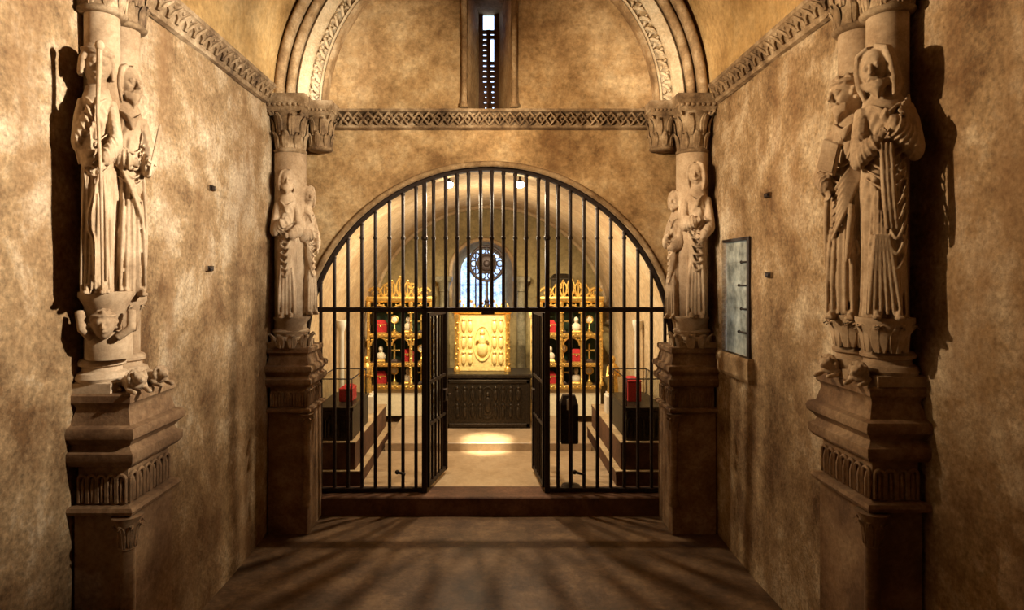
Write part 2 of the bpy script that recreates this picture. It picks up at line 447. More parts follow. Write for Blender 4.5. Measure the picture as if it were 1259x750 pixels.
# chancel back wall with the round-headed window
BW_X, BW_Z, BW_R, BW_S = X(593.5, YK), 2.50, 0.50, 1.75
mb = MB()
def backstrip(xs, zb, zt, n):
    vs = []; fs = []
    for x in xs:
        for j in range(n+1): vs.append((x, YK, zb(x)+(zt(x)-zb(x))*j/n))
    for i in range(len(xs)-1):
        for j in range(n):
            a = i*(n+1)+j; fs.append((a, a+n+1, a+n+2, a+1))
    mb.add(vs, fs)
ct = lambda x: AZC + math.sqrt(max(0.0, AR*AR-(x-AXC)**2))
backstrip(lin(cx0, BW_X-BW_R, 24), lambda x: 0.1, ct, 12)
backstrip(lin(BW_X+BW_R, cx1, 24), lambda x: 0.1, ct, 12)
xs = [BW_X - BW_R*math.cos(PI*i/24) for i in range(25)]
backstrip(xs, lambda x: BW_Z+math.sqrt(max(0, BW_R**2-(x-BW_X)**2)), ct, 8)
backstrip(xs, lambda x: 0.1, lambda x: BW_S, 6)
RI, YW = 0.37, YK+0.35                              # splay
def ringpts(r, y, s): return [(BW_X-r, y, s)] + [(BW_X-r*math.cos(PI*i/24), y, BW_Z+r*math.sin(PI*i/24)) for i in range(25)] + [(BW_X+r, y, s)]
a = ringpts(BW_R, YK, BW_S); b = ringpts(RI, YW, BW_S+0.1); n = len(a)
mb.add(a+b, [(i, i+1, n+i+1, n+i) for i in range(n-1)] + [(n-1, 0, n, 2*n-1)])
struct('wall_chancel_back', mb, 'chancel_shaded', False)
# pale ring where the vault meets the back wall
mb = MB()
path = [(AXC-(AR-0.02)*math.cos(PI*i/60), YK-0.03, AZC+(AR-0.02)*math.sin(PI*i/60)) for i in range(61)]
mb.tube(path, 0.035, 6); struct('trim_chancel_arch', mb, 'chancel', True)

# arris moulding of the chancel arch on the end wall
mb = MB()
path = [(AXC-(AR+0.012)*math.cos(PI*i/80), YE-0.01, AZC+(AR+0.012)*math.sin(PI*i/80)) for i in range(81)]
mb.tube(path, 0.030, 8); struct('trim_arch_edge', mb, 'arch', True)

# archivolt of the nave's end bay
LC, LZ = X(603.5, 6.1), 4.14
def arc_sweep(mb, prof, c, zc, n=72):
    k = len(prof); vs = []; fs = []
    for i in range(n+1):
        t = PI*i/n
        for r, y in prof: vs.append((c - r*math.cos(t), y, zc + r*math.sin(t)))
    for i in range(n):
        for j in range(k-1): fs.append((i*k+j, (i+1)*k+j, (i+1)*k+j+1, i*k+j+1))
    mb.add(vs, fs)
def roll(r, y, rad, a0=-200, a1=20, n=9):
    return [(r + rad*math.cos(math.radians(a0+(a1-a0)*i/n)), y + rad*math.sin(math.radians(a0+(a1-a0)*i/n))) for i in range(n+1)]
mb = MB()
arc_sweep(mb, [(1.66, 6.26), (1.66, 6.15), (1.668, 6.135), (1.695, 6.125), (1.705, 6.14), (1.71, 6.18)], LC, LZ)
arc_sweep(mb, [(1.93, 6.05), (1.935, 6.22)] + roll(1.985, 6.03, 0.042) + [(2.035, 6.20)] + roll(2.085, 5.98, 0.045) + [(2.14, 6.12), (2.2, 6.12)], LC, LZ)
ap = struct('trim_arch_mouldings', mb, 'arch', 'auto')
mb = MB()
arc_sweep(mb, [(1.705, 6.2), (1.71, 6.12), (1.718, 6.105), (1.726, 6.12), (1.728, 6.165), (1.822, 6.14), (1.826, 6.09), (1.834, 6.07), (1.915, 6.04), (1.93, 6.06), (1.935, 6.2)], LC, LZ)
random.seed(4)
nb = 46
def bandpt(t, r, d): return (LC-r*math.cos(t), 6.155-0.26*(r-1.728)-d, LZ+r*math.sin(t))
for i in range(nb):                                 # worn foliage carved in a hollow band: leaf, counter-leaf, berries
    t = PI*(i+.5)/nb; e = PI/nb*random.uniform(.9, 1.05)
    mb.tube([bandpt(t-.48*e, 1.732, .005), bandpt(t-.25*e, 1.755, .045), bandpt(t+.1*e, 1.785, .055), bandpt(t+.38*e, 1.815, .02)], [.010, .019, .017, .008], 6)
    if random.random() < .85: mb.tube([bandpt(t-.42*e, 1.815, .01), bandpt(t-.22*e, 1.800, .045), bandpt(t-.12*e, 1.775, .05)], [.009, .015, .010], 6)
    if random.random() < .85: mb.tube([bandpt(t+.42*e, 1.735, .01), bandpt(t+.30*e, 1.752, .045), bandpt(t+.12*e, 1.750, .05)], [.009, .014, .010], 6)
    mb.ball(bandpt(t+.30*e, 1.79, .05), .012, 6, 5)
struct('trim_arch_carved_band', mb, 'arch_pale', 'auto')

# string course along the end wall: fillet, lozenge carving, bead
mb = MB()
x0, x1 = X(404, 6.2), X(800, 6.2)
za, zb = Z(157, 6.2), Z(137, 6.2)
prof = [(YE+.01, za-.015), (YE-.03, za-.012), (YE-.065, za+.0), (YE-.065, za+.02), (YE-.035, za+.026), (YE-.050, zb-.022), (YE-.115, zb-.012), (YE-.115, zb+.012), (YE+.01, zb+.045)]
mb.add([(x, y, z) for x in (x0, x1) for y, z in prof], [(j, j+1, len(prof)+j+1, len(prof)+j) for j in range(len(prof)-1)])
nu = 32; du = (x1-x0)/nu
for i in range(nu):
    xa = x0+du*i; xb = xa+du; xm = (xa+xb)/2
    z0, z1, ya, yb = za+.022, zb-.022, YE-.065, YE-.095
    zm = (z0+z1)/2; ym = (ya+yb)/2
    mb.tube([(xa, ya, z0), (xm, ym-.012, zm), (xb, yb, z1)], .011, 5)
    mb.tube([(xa, yb, z1), (xm, ym-.012, zm), (xb, ya, z0)], .011, 5)
    mb.ball((xm, ym-.014, zm), .017, 8, 6)
    mb.ball((xa, ym-.008, zm), (.013, .012, .018), 6, 5)
struct('trim_string_course', mb, 'carving', 'auto')
# side cornices
def cornice(name, xw, s, y0, y1):
    mb = MB()
    z0, z1 = 4.07, 4.235
    prof = [(0, z0-.01), (.03, z0), (.04, z0+.02), (.035, z0+.035), (.09, z1-.04), (.105, z1-.03), (.105, z1), (0, z1+.03)]
    mb.add([(xw+s*d, y, z) for y in (y0, y1) for d, z in prof], [(j, j+1, len(prof)+j+1, len(prof)+j) for j in range(len(prof)-1)])
    n = int((y1-y0)/0.11); d = (y1-y0)/n
    for i in range(n):
        ya = y0+d*i; zc = (z0+z1)/2
        mb.tube([(xw+s*.05, ya, z0+.035), (xw+s*.075, ya+.3*d, zc), (xw+s*.095, ya+.75*d, z1-.04)], [.010, .016, .010], 5)
        mb.tube([(xw+s*.05, ya+.9*d, z0+.035), (xw+s*.07, ya+.8*d, zc-.01), (xw+s*.075, ya+.55*d, zc+.01)], [.010, .014, .012], 5)
        mb.ball((xw+s*.082, ya+.15*d, zc+.03), .014, 6, 5)
    return struct(name, mb, 'carving', 'auto')
cornice('trim_left_cornice', XL, 1, 1.0, 5.72)
cornice('trim_right_cornice', XR, -1, 1.0, 5.72)

# slit window: colonnettes, pierced lattice
wn = thing('window_1', '', '', ((SX0+SX1)/2, YI-.05, IZ0)); 
for k in ('label', 'category'): del wn[k]
wn['kind'] = 'structure'
for sx, s in ((SX0, -1), (SX1, 1)):
    mb = MB(); xx = sx+s*0.035
    mb.lathe([(.045,0),(.045,.03),(.030,.05),(.034,.07),(.028,.09),(.028,1.2)], 12, (xx, YE-.03, zb+.045))
    obj('colonnette', mb, 'arch', wn, 'auto', True)
mb = MB()
zt = Z(36, YI); wl = IX1-IX0
hx = [IX0+wl*.20, IX0+wl*.37, IX0+wl*.60, IX0+wl*.77]   # two columns of holes
nz = 17; pz = (zt-IZ0-.02)/nz
mb.box((IX0-.02, YI-.04, IZ0), (hx[0], YI, zt+.4)); mb.box((hx[3], YI-.04, IZ0), (IX1+.02, YI, zt+.4))
mb.box((hx[1], YI-.04, IZ0), (hx[2], YI, zt-.02))
for c in (0, 2):
    for i in range(nz):
        z = IZ0+.02+pz*i
        if c == 2 and nz*.62 < i < nz*.84: continue
        mb.box((hx[c], YI-.04, z), (hx[c+1], YI, z+pz*.60))
        if i < 6: mb.box((hx[c], YI-.04, z+pz*.45), (hx[c]+(.022 if i % 2 else .01), YI, z+pz))
obj('lattice', mb, 'step', wn, False, True)

# dark plugs put in the putlog holes to stand for their inner shade
for px, py, xw, lab in ((258, 231, XL, 'upper of the two dark plugs added as shade in the left wall holes'), (256, 330, XL, 'lower of the two dark plugs added as shade in the left wall holes'),
                        (946, 240, XR, 'upper of the two dark plugs added as shade in the right wall holes'), (947, 338, XR, 'lower of the two dark plugs added as shade in the right wall holes')):
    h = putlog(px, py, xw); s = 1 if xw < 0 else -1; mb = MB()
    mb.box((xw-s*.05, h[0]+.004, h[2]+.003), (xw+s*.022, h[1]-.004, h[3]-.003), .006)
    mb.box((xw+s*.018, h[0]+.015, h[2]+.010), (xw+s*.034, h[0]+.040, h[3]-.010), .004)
    tag(obj('hole_shade_plug', mb, 'iron', None, False, False, (xw, (h[0]+h[1])/2, (h[2]+h[3])/2)), lab, 'plug', 'dark plugs in the putlog holes')
# window in the right wall: mottled glass in an iron casement, stone sill
wn = thing('window_2', '', '', (XR, (WY0+WY1)/2, WZ0))
for k in ('label', 'category'): del wn[k]
wn['kind'] = 'structure'
nv = 5; dz = (WZ1-WZ0)/nv
for i in range(nv):
    mb = MB(); mb.box((XR+.020, WY0+.01, WZ0+dz*i+.001), (XR+.027, WY1-.01, WZ0+dz*(i+1)-.001))
    obj('pane', mb, 'old_glass', wn, False, True)
for i in range(1, nv):
    mb = MB(); mb.tube([(XR+.008, WY0+.0, WZ0+dz*i), (XR+.008, WY0+.20+.05*(i % 2), WZ0+dz*i)], .008, 6)
    mb.ball((XR+.006, WY0+.21+.05*(i % 2), WZ0+dz*i), .014, 6, 5)
    obj('saddle_bar', mb, 'iron', wn, True, True)
mb = MB(); mb.box((XR-.022, WY0-.01, WZ0), (XR+.02, WY0+.035, WZ1)); mb.box((XR-.015, WY0, WZ1-.015), (XR+.02, WY1, WZ1+.008)); obj('iron_frame', mb, 'iron', wn, False, True)
mb = MB(); mb.rects((XR-.055, WY0-.06, XR+.02, WY1+.05), [(-.02, WZ0-.20), (-.005, WZ0-.17), (0, WZ0-.03), (-.01, WZ0)]); obj('sill', mb, 'arch', wn, False, True)

# chancel window: leaded panes
wn = thing('window_3', '', '', (BW_X, YW, BW_S))
for k in ('label', 'category'): del wn[k]
wn['kind'] = 'structure'
b = ringpts(RI, YW-.02, BW_S+.1)
for k in range(3):
    xa = BW_X-RI+2*RI*k/3; xb = xa+2*RI/3
    t = lin(xa+.006, xb-.006, 6)
    zz = [BW_Z+math.sqrt(max(0, RI*RI-(x-BW_X)**2)) for x in t]
    mb = MB(); n = len(t)
    mb.add([(x, YW-.02, BW_S+.1) for x in t]+[(x, YW-.02, z) for x, z in zip(t, zz)], [(i, i+1, n+i+1, n+i) for i in range(n-1)])
    obj('pane', mb, 'sky_pane', wn, False, True)
for k in (1, 2):
    mb = MB(); xx = BW_X-RI+2*RI*k/3; mb.box((xx-.012, YW-.04, BW_S+.1), (xx+.012, YW-.005, BW_Z+RI*.93)); obj('mullion', mb, 'iron', wn, False, True)
for zz in (2.28,):
    mb = MB(); mb.box((BW_X-RI, YW-.035, zz-.008), (BW_X+RI, YW-.01, zz+.008)); obj('glazing_bar', mb, 'iron', wn, False, True)
mb = MB(); mb.tube(ringpts(BW_R+.02, YK-.02, 1.9), .035, 8); obj('arch_moulding', mb, 'chancel', wn, True, True)

# ------------------------------------------------------------------ carved pieces
def leaf(mb, base, out, up, h, wd, curl=0.3, n=7):
    base = Vector(base); out = Vector(out).normalized(); up = Vector(up)
    side = up.cross(out).normalized()
    pts = []; rad = []
    for i in range(n+1):
        t = i/n
        o = 0.10*h*t + curl*h*max(0, t-0.55)**1.5*2.2
        z = h*(t if t < 0.85 else 0.85-(t-0.85)*0.9)
        pts.append(base + up*z + out*o); rad.append(wd*(0.75+0.5*math.sin(PI*min(1, t*1.15)))*(1.0 if t < .8 else 1-(t-.8)*3.0))
    mb.tube(pts, rad, 7, (out, 0.35))
    mb.tube([p+out*wd*.32 for p in pts[:-1]], wd*.16, 5)
def capital(parent, cx, cy, z0, z1, w, mat='carving', seed=0):
    h = z1-z0; bell = MB(); rr = w*.36
    bell.lathe([(rr, 0), (rr*1.12, .02*h), (rr*1.18, .05*h), (rr*1.02, .09*h), (rr*1.0, .2*h), (rr*1.1, .5*h), (rr*1.3, .72*h)], 18, (cx, cy, z0))
    obj('capital_bell', bell, mat, parent, 'auto', True)
    rnd = random.Random(seed)
    lv = MB()
    for lev, (zf, hf, n, off) in enumerate(((.06, .36, 8, 0), (.30, .42, 8, .5))):
        for k in range(n):
            a = 2*PI*(k+off)/n
            o = Vector((math.cos(a), math.sin(a), 0))
            leaf(lv, Vector((cx, cy, z0+zf*h))+o*rr*(1.0+.1*lev), o, (0,0,1), hf*h*rnd.uniform(.92, 1.05), w*.085, .34)
    for k in range(4):                               # corner volutes
        a = PI/4+PI/2*k; o = Vector((math.cos(a), math.sin(a), 0)); s = o.cross(Vector((0,0,1)))
        c = Vector((cx, cy, z0+.68*h))+o*w*.54
        lv.tube([c+o*(.085*w*math.cos(t)*(1-t/9))+Vector((0,0,.085*w*math.sin(t)*(1-t/9))) for t in [i*.55 for i in range(13)]], w*.035, 6)
    obj('capital_foliage', lv, mat, parent, 'auto', True)
    ab = MB(); q = w*.44
    ab.rects((cx-q, cy-q, cx+q, cy+q), [(-.02*w, z0+.70*h), (.02*w, z0+.73*h), (.05*w, z0+.80*h), (.09*w, z0+.88*h), (.10*w, z0+.90*h), (.10*w, z0+.985*h), (.085*w, z1)])
    for i in range(7):
        for s in range(4):
            t = (i-3)/3.3*q; e = q+.05*w; zz = z0+.81*h
            p = [(t, -e), (t, e), (e, t), (-e, t)][s]
            ab.ball((cx+p[0], cy+p[1], zz), w*.055, 6, 5)
    obj('abacus', ab, mat, parent, 'auto', True)

# ------------------------------------------------------------------ figures
def gauss(d, c, s): return math.exp(-((d-Vector(c).normalized()).length/s)**2)
def head(mb, c, R, yaw, tilt, nod, hair, beard, rnd):
    """sculpted head, face towards -Y before turning; R = half height"""
    rot = Matrix.Rotation(yaw, 3, 'Z') @ Matrix.Rotation(nod, 3, 'X') @ Matrix.Rotation(tilt, 3, 'Y')
    c = Vector(c); T = lambda p: c + rot @ (Vector(p)*R)
    tmp = MB(); tmp.ball((0,0,0), 1.0, 40, 30)
    vs = []
    for v in tmp.v:
        d = Vector(v).normalized(); p = Vector((d.x*.70, d.y*.82, d.z))
        if d.z < 0: p.x *= 1+.28*d.z; p.y *= 1+.10*d.z
        if d.y < 0: p.y *= .93
        k = 0
        for s in (-1, 1):
            k -= .11*gauss(d, (s*.36, -.9, .10), .20)
            k += .06*gauss(d, (s*.34, -.9, .28), .17)
            k += .05*gauss(d, (s*.55, -.8, -.20), .22)
        k += .06*gauss(d, (0, -.75, -.80), .25)
        k -= .03*gauss(d, (0, -.9, -.50), .12)
        p += d*k
        vs.append(T(p))
    mb.add(vs, tmp.f)
    for s in (-1, 1):
        mb.ball(T((s*.255, -.66, .10)), .095*R, 10, 8)
        mb.tube([T((s*.12, -.74, .21)), T((s*.27, -.755, .25)), T((s*.44, -.63, .19))], [.045*R, .055*R, .035*R], 6)
        mb.tube([T((s*.15, -.735, .15)), T((s*.26, -.755, .165)), T((s*.38, -.68, .12))], .032*R, 6)
        mb.ball(T((s*.69, -.02, .03)), (.08*R, .14*R, .20*R), 8, 6, None, rot)
    mb.tube([T((0, -.76, .26)), T((0, -.86, .05)), T((0, -.965, -.15)), T((0, -.86, -.23))], [.075*R, .085*R, .115*R, .06*R], 8)
    for s in (-1, 1): mb.ball(T((s*.11, -.85, -.18)), .065*R, 7, 5)
    mb.tube([T((-.24, -.68, -.40)), T((0, -.80, -.365)), T((.24, -.68, -.40))], [.03*R, .05*R, .03*R], 6)
    mb.tube([T((-.19, -.68, -.47)), T((0, -.79, -.475)), T((.19, -.68, -.47))], [.03*R, .055*R, .03*R], 6)
    # hair
    if hair in ('long', 'cap'):
        for k in range(15):
            a = math.radians(-20 + 220*k/14)          # around the back, from temple to temple
            x, y = math.cos(a)*.73, math.sin(a)*.80
            ln = (-.95 if hair == 'long' else -.55)
            pts = [T((x*.25, y*.30-.12, 1.0)), T((x*.8, y*.8, .74)), T((x*1.06, y*1.04, .25)), T((x*1.10, y*1.08, -.25)), T((x*1.14, y*1.14, ln))]
            mb.tube(pts, [.10*R, .145*R, .15*R, .14*R, .08*R], 7)
    if hair == 'veil':
        mb.ball(T((0, .26, .10)), (.86*R, .80*R, 1.0*R), 18, 12, None, rot)
        mb.ball(T((0, .30, -.85)), (1.05*R, .70*R, .75*R), 16, 10, None, rot)
    if hair == 'long': mb.ball(T((0, .22, 0)), (.80*R, .72*R, .98*R), 18, 12, None, rot)
    if hair == 'cap':
        for (rr, z, hgt) in ((.80, .52, .16), (.86, .66, .10)):
            mb.lathe([(rr*R, 0), (rr*1.03*R, hgt*.5*R), (rr*.98*R, hgt*R)], 24, (0,0,0), Matrix.Translation(c) @ rot.to_4x4() @ Matrix.Translation((0, .04*R, z*R)))
        mb.ball(T((0, .04, .72)), (.74*R, .78*R, .42*R), 20, 10, None, rot)
    if hair == 'curly':
        for k in range(64):
            a = rnd.uniform(0, 2*PI); z = rnd.uniform(-.25, 1.0)
            q = math.sqrt(max(0, 1-z*z)); x, y = q*math.cos(a), q*math.sin(a)
            if y < -.30 and z < .60: continue
            mb.ball(T((x*.76, y*.86+.02, z*1.0)), .145*R*rnd.uniform(.8, 1.15), 7, 5)
        mb.lathe([(.74*R, 0), (.80*R, .06*R), (.74*R, .13*R)], 20, (0,0,0), Matrix.Translation(c) @ rot.to_4x4() @ Matrix.Translation((0, .02*R, .56*R)))
    if hair == 'veil':
        for k in range(17):
            a = math.radians(-24 + 228*k/16); x, y = math.cos(a)*.78, math.sin(a)*.86
            mb.tube([T((x*.2, y*.3-.1, 1.06)), T((x*.85, y*.85, .80)), T((x*1.02, y*1.02, .2)), T((x*1.06, y*1.08, -.5)), T((x*1.22, y*1.2, -1.25))], [.1*R, .15*R, .16*R, .17*R, .13*R], 7)
    if beard:
        mb.ball(T((0, -.44, -.74)), (.42*R, .32*R, .42*R), 14, 10, None, rot)
        for k in range(11):
            f = (k-5)/5.0; x = .52*f
            y0 = -.80+.32*f*f
            ln = -1.22+.42*abs(f)
            pts = [T((x*1.05, y0+.02, -.42-.1*(1-abs(f)))), T((x*.95, y0-.04, -.72)), T((x*.66, y0-.05+.02*math.sin(k*2), (ln-.72)/2)), T((x*.42, y0+.04, ln))]
            mb.tube(pts, [.085*R, .11*R, .10*R, .07*R], 6)
        for s in (-1, 1):
            mb.tube([T((s*.03, -.84, -.30)), T((s*.2, -.78, -.36)), T((s*.34, -.62, -.56))], [.05*R, .06*R, .05*R], 6)
def hand(mb, wrist, tip, thumb_dir, R, curl=0.6):
    """a palm, four fingers bent in two joints and a thumb from the side"""
    a, b = Vector(wrist), Vector(tip); d = (b-a).normalized(); L = R*1.55
    th = Vector(thumb_dir); th = (th - d*th.dot(d)).normalized(); nrm = d.cross(th)
    pe = a + d*L*.50
    mb.tube([a, a+d*L*.2, pe], [R*.30, R*.42, R*.44], 8, (nrm, .55))
    for k, ln in enumerate((.40, .47, .44, .34)):
        o = pe + th*R*(.33-.22*k) - d*L*.04
        m1 = o + d*L*ln*.55*math.cos(curl*.5) + nrm*L*ln*.5*math.sin(curl*.5)
        m2 = m1 + d*L*ln*.5*math.cos(curl*1.6) + nrm*L*ln*.5*math.sin(curl*1.6)
        mb.tube([o, m1, m2], [R*.105, R*.095, R*.07], 6)
    t0 = a + d*L*.16 + th*R*.32
    mb.tube([t0, t0+d*L*.20+th*R*.28, t0+d*L*.42+th*R*.22+nrm*R*.15], [R*.13, R*.11, R*.08], 6)
def arm(mb, sh, el, wr, rnd, sleeve=1.0):
    sh, el, wr = Vector(sh), Vector(el), Vector(wr)
    mb.tube([sh, (sh*.55+el*.45), el], [.046, .044*sleeve, .040*sleeve], 10)
    mb.ball(el, .040*sleeve, 10, 8)
    mb.tube([el, el*.5+wr*.5, el*.12+wr*.88, wr], [.040*sleeve, .035*sleeve, .027*sleeve, .018], 10)
    d = (wr-el).normalized()
    for k in range(5):                                # creases round the sleeve
        t = .12+.17*k; p = el*(1-t)+wr*t; r = .041*sleeve-.012*t
        u = d.orthogonal().normalized(); v = d.cross(u)
        mb.tube([p+u*r*math.cos(q)+v*r*math.sin(q)+d*.010*math.sin(q+k) for q in [2*PI*i/10 for i in range(10)]], .006, 5, None, None, True)
    for k in range(3):
        t = .25+.25*k; p = sh*(1-t)+el*t; e = (el-sh).normalized(); u = e.orthogonal().normalized(); v = e.cross(u)
        mb.tube([p+u*.045*math.cos(q)+v*.045*math.sin(q)+e*.014*math.sin(q+k*2) for q in [2*PI*i/10 for i in range(10)]], .007, 5, None, None, True)
def robe(mb, seed, wid=1.0, nf=13, hem=0.0, lean=0.0):
    rnd = random.Random(seed)
    ph = [rnd.uniform(-.18, .18) for _ in range(nf+1)]
    prof = [(0,.108,.088),(.06,.104,.084),(.2,.100,.080),(.36,.104,.080),(.48,.110,.082),(.56,.106,.080),(.62,.102,.078),(.70,.112,.082),(.76,.116,.078),(.79,.104,.066),(.815,.074,.052),(.835,.042,.040),(.87,.036,.036)]
    nz, na = 90, 96; vs = []
    for j in range(nz+1):
        z = .87*j/nz
        for q in range(len(prof)-1):
            if prof[q][0] <= z <= prof[q+1][0]: break
        t = (z-prof[q][0])/(prof[q+1][0]-prof[q][0]); t = t*t*(3-2*t)
        rx = (prof[q][1]*(1-t)+prof[q+1][1]*t)*wid; ry = prof[q][2]*(1-t)+prof[q+1][2]*t
        amp = .30*max(0, 1-z/.66)**.5 + .035*(1 if z < .74 else 0)
        for i in range(na):
            a = 2*PI*i/na
            f = a/(2*PI)*nf; f += .30*math.sin(a*2+seed) + ph[int(f) % nf]*math.sin(PI*(f % 1)) + .18*math.sin(z*7+a)
            s = abs((f % 1)-.5)*2; fold = (s**.7)-.55
            # catenary folds pulled across the hip and the chest
            g = 0
            if -PI < a-3*PI/2 < PI:
                xx = math.cos(a); yy = -math.sin(a)
                if yy > 0:
                    c = ((z-.50)*13 + xx*xx*3.2 + xx*1.4*math.sin(seed)) ; w0 = math.exp(-((z-.50)/.12)**2)*yy
                    g += .085*w0*(abs((c % 1)-.5)*2-.5)
                    c = ((z-.70)*15 + xx*xx*2.6) ; w0 = math.exp(-((z-.69)/.06)**2)*yy
                    g += .080*w0*(abs((c % 1)-.5)*2-.5)
            k = 1+amp*fold+g*1.6
            vs.append((rx*k*math.cos(a)+lean*z*z, ry*k*math.sin(a), z+(hem*math.cos(a*3+seed)*(1-j/nz)**4)))
    fs = []
    for j in range(nz):
        for i in range(na):
            i2 = (i+1) % na; fs.append((j*na+i, j*na+i2, (j+1)*na+i2, (j+1)*na+i))
    fs.append(tuple(range(na-1,-1,-1))); fs.append(tuple(nz*na+i for i in range(na)))
    mb.add(vs, fs)
def ridge(mb, pts, r0, r1=None, n=10):               # a raised fold: smooth curve through the points
    P = [Vector(p) for p in pts]; r1 = r0 if r1 is None else r1
    out = []
    for i in range(len(P)-1):
        p0, p1, p2, p3 = P[max(0,i-1)], P[i], P[i+1], P[min(len(P)-1,i+2)]
        for k in range(n):
            t = k/n
            out.append(.5*((2*p1)+(p2-p0)*t+(2*p0-5*p1+4*p2-p3)*t*t+(3*p1-p0-3*p2+p3)*t**3))
    out.append(P[-1]); m = len(out)
    mb.tube(out, [(r0+(r1-r0)*i/(m-1))*(0.55+0.45*math.sin(PI*min(1, max(0.0, .08+.9*i/(m-1))))) for i in range(m)], 7)
def feet(mb):
    for s in (-1, 1):
        mb.tube([(s*.045, -.03, .03), (s*.052, -.085, .018), (s*.058, -.128, .008)], [.030, .027, .016], 8)
        for k in range(4): mb.ball((s*.058+(k-1.5)*.011, -.138+.003*abs(k-1), .004), .008, 6, 5)
def hem_folds(mb, rnd, n=9):
    for k in range(5):                               # nested folds slung across the breast
        q = k/4; w_ = .085-.035*q
        ridge(mb, [(-w_, -.050-.01*q, .772-.012*q), (-w_*.55, -.088, .755-.030*q), (0, -.098, .735-.040*q), (w_*.55, -.088, .755-.030*q), (w_, -.050-.01*q, .772-.012*q)], .0062, .0062, 6)
    for k in range(5):                               # folds gathered at the waist
        z = .615-.034*k
        ridge(mb, [(-.105, -.045, z+.03), (-.06, -.088, z), (.0, -.104, z-.022), (.06, -.088, z), (.105, -.045, z+.035)], .0060, .0060, 6)
    for sd in (-1, 1):                               # long pleats round the sides, zigzag hem
        for k in range(4):
            a = math.radians(-58+34*k); x, y = sd*.108*math.cos(a), .090*math.sin(a)
            ridge(mb, [(x*.95, y*.95, .50), (x*1.03, y*1.03, .28+rnd.uniform(-.05,.05)), (x*1.05, y*1.08, .02)], .007, .012)
        zz = [(sd*(.070+.018*(k % 2)), -.088+.004*k, .30-.036*k) for k in range(7)]
        mb.tube(zz, .011, 6)
    for k in range(n):
        x = -.095+.19*k/(n-1); y = -.088*math.sqrt(max(.05, 1-(x/.12)**2))
        ridge(mb, [(x*.75+rnd.uniform(-.01,.01), y*.92-.008, .42+rnd.uniform(-.06,.06)), (x*.9, y-.012, .2), (x*1.05, y-.012, .015)], .006, .011)

def make_statue(name, label, group, loc, rz, H, build, vox, seed, kx=.7, ky=.9):
    t = thing(name, label, 'statue', loc, rz, group)
    mb = MB(); extras = build(mb, random.Random(seed), seed)
    S = Matrix.Scale(H, 4)
    def slim(m):                                     # the columnar slenderness of these figures: heads keep their width
        out = []
        for x, y, z in m.v:
            f = min(1, max(0, (z-.79)/.07)); f = f*f*(3-2*f)
            out.append((x*(kx+(1-kx)*f*.72), y*(ky+(1-ky)*f), z))
        m.v = out
    slim(mb)
    for e in (extras or {}).values(): slim(e)
    body = MB(); body.merge(mb, S)
    o = obj('figure', body, 'statue', t)
    remesh(o, vox, 1, .45)
    for nm, e in (extras or {}).items():
        q = MB(); q.merge(e, S); obj(nm, q, 'statue', t, 'auto')
    return t

def fig_staff(mb, rnd, seed):                        # flat cap, both hands on a long staff
    robe(mb, seed, 1.02, 12); feet(mb); hem_folds(mb, rnd)
    head(mb, (.0, -.02, .905), .082, .25, .05, .12, 'cap', False, rnd)
    arm(mb, (-.100, 0, .755), (-.128, -.060, .60), (-.005, -.125, .725), rnd, 1.25)
    arm(mb, (.105, 0, .755), (.150, -.06, .60), (.055, -.135, .515), rnd, 1.15)
    hand(mb, (-.005, -.120, .725), (.040, -.13, .755), (0, -.3, 1), .040, 1.2)
    hand(mb, (.055, -.130, .515), (.035, -.14, .465), (-1, -.3, 0), .040, 1.2)
    for k in range(6):                               # sleeve hanging under the raised arm
        x = -.145+.022*k
        ridge(mb, [(x, -.06-.008*k, .61+.012*k), (x+.01, -.075-.006*k, .56), (x+.03, -.085, .50)], .014, .008)
    ridge(mb, [(-.13, -.04, .56), (-.06, -.11, .535), (.02, -.115, .555)], .020, .016)
    ridge(mb, [(-.125, -.045, .53), (-.06, -.11, .505), (.02, -.115, .53)], .017, .013)
    for x0, x1, z1 in ((-.085, -.10, .03), (-.055, -.068, .02), (-.02, -.04, .02), (.02, .0, .02)):
        ridge(mb, [(x0*.9, -.082, .50), (x0, -.097, .30), (x1, -.100, z1)], .013, .016)
    ridge(mb, [(.03, -.115, .46), (-.02, -.115, .36), (-.045, -.12, .27), (-.01, -.115, .20), (.0, -.11, .05)], .014, .013)
    ridge(mb, [(.06, -.11, .46), (.075, -.10, .30), (.08, -.095, .05)], .014, .014)
    e = MB(); e.tube([(.022, -.150, .955), (.024, -.152, .70), (.050, -.158, .42), (.058, -.150, .02)], [.013, .014, .014, .011], 10)
    e.ball((.022, -.150, .95), (.020, .018, .022), 10, 8)
    return {'staff': e}
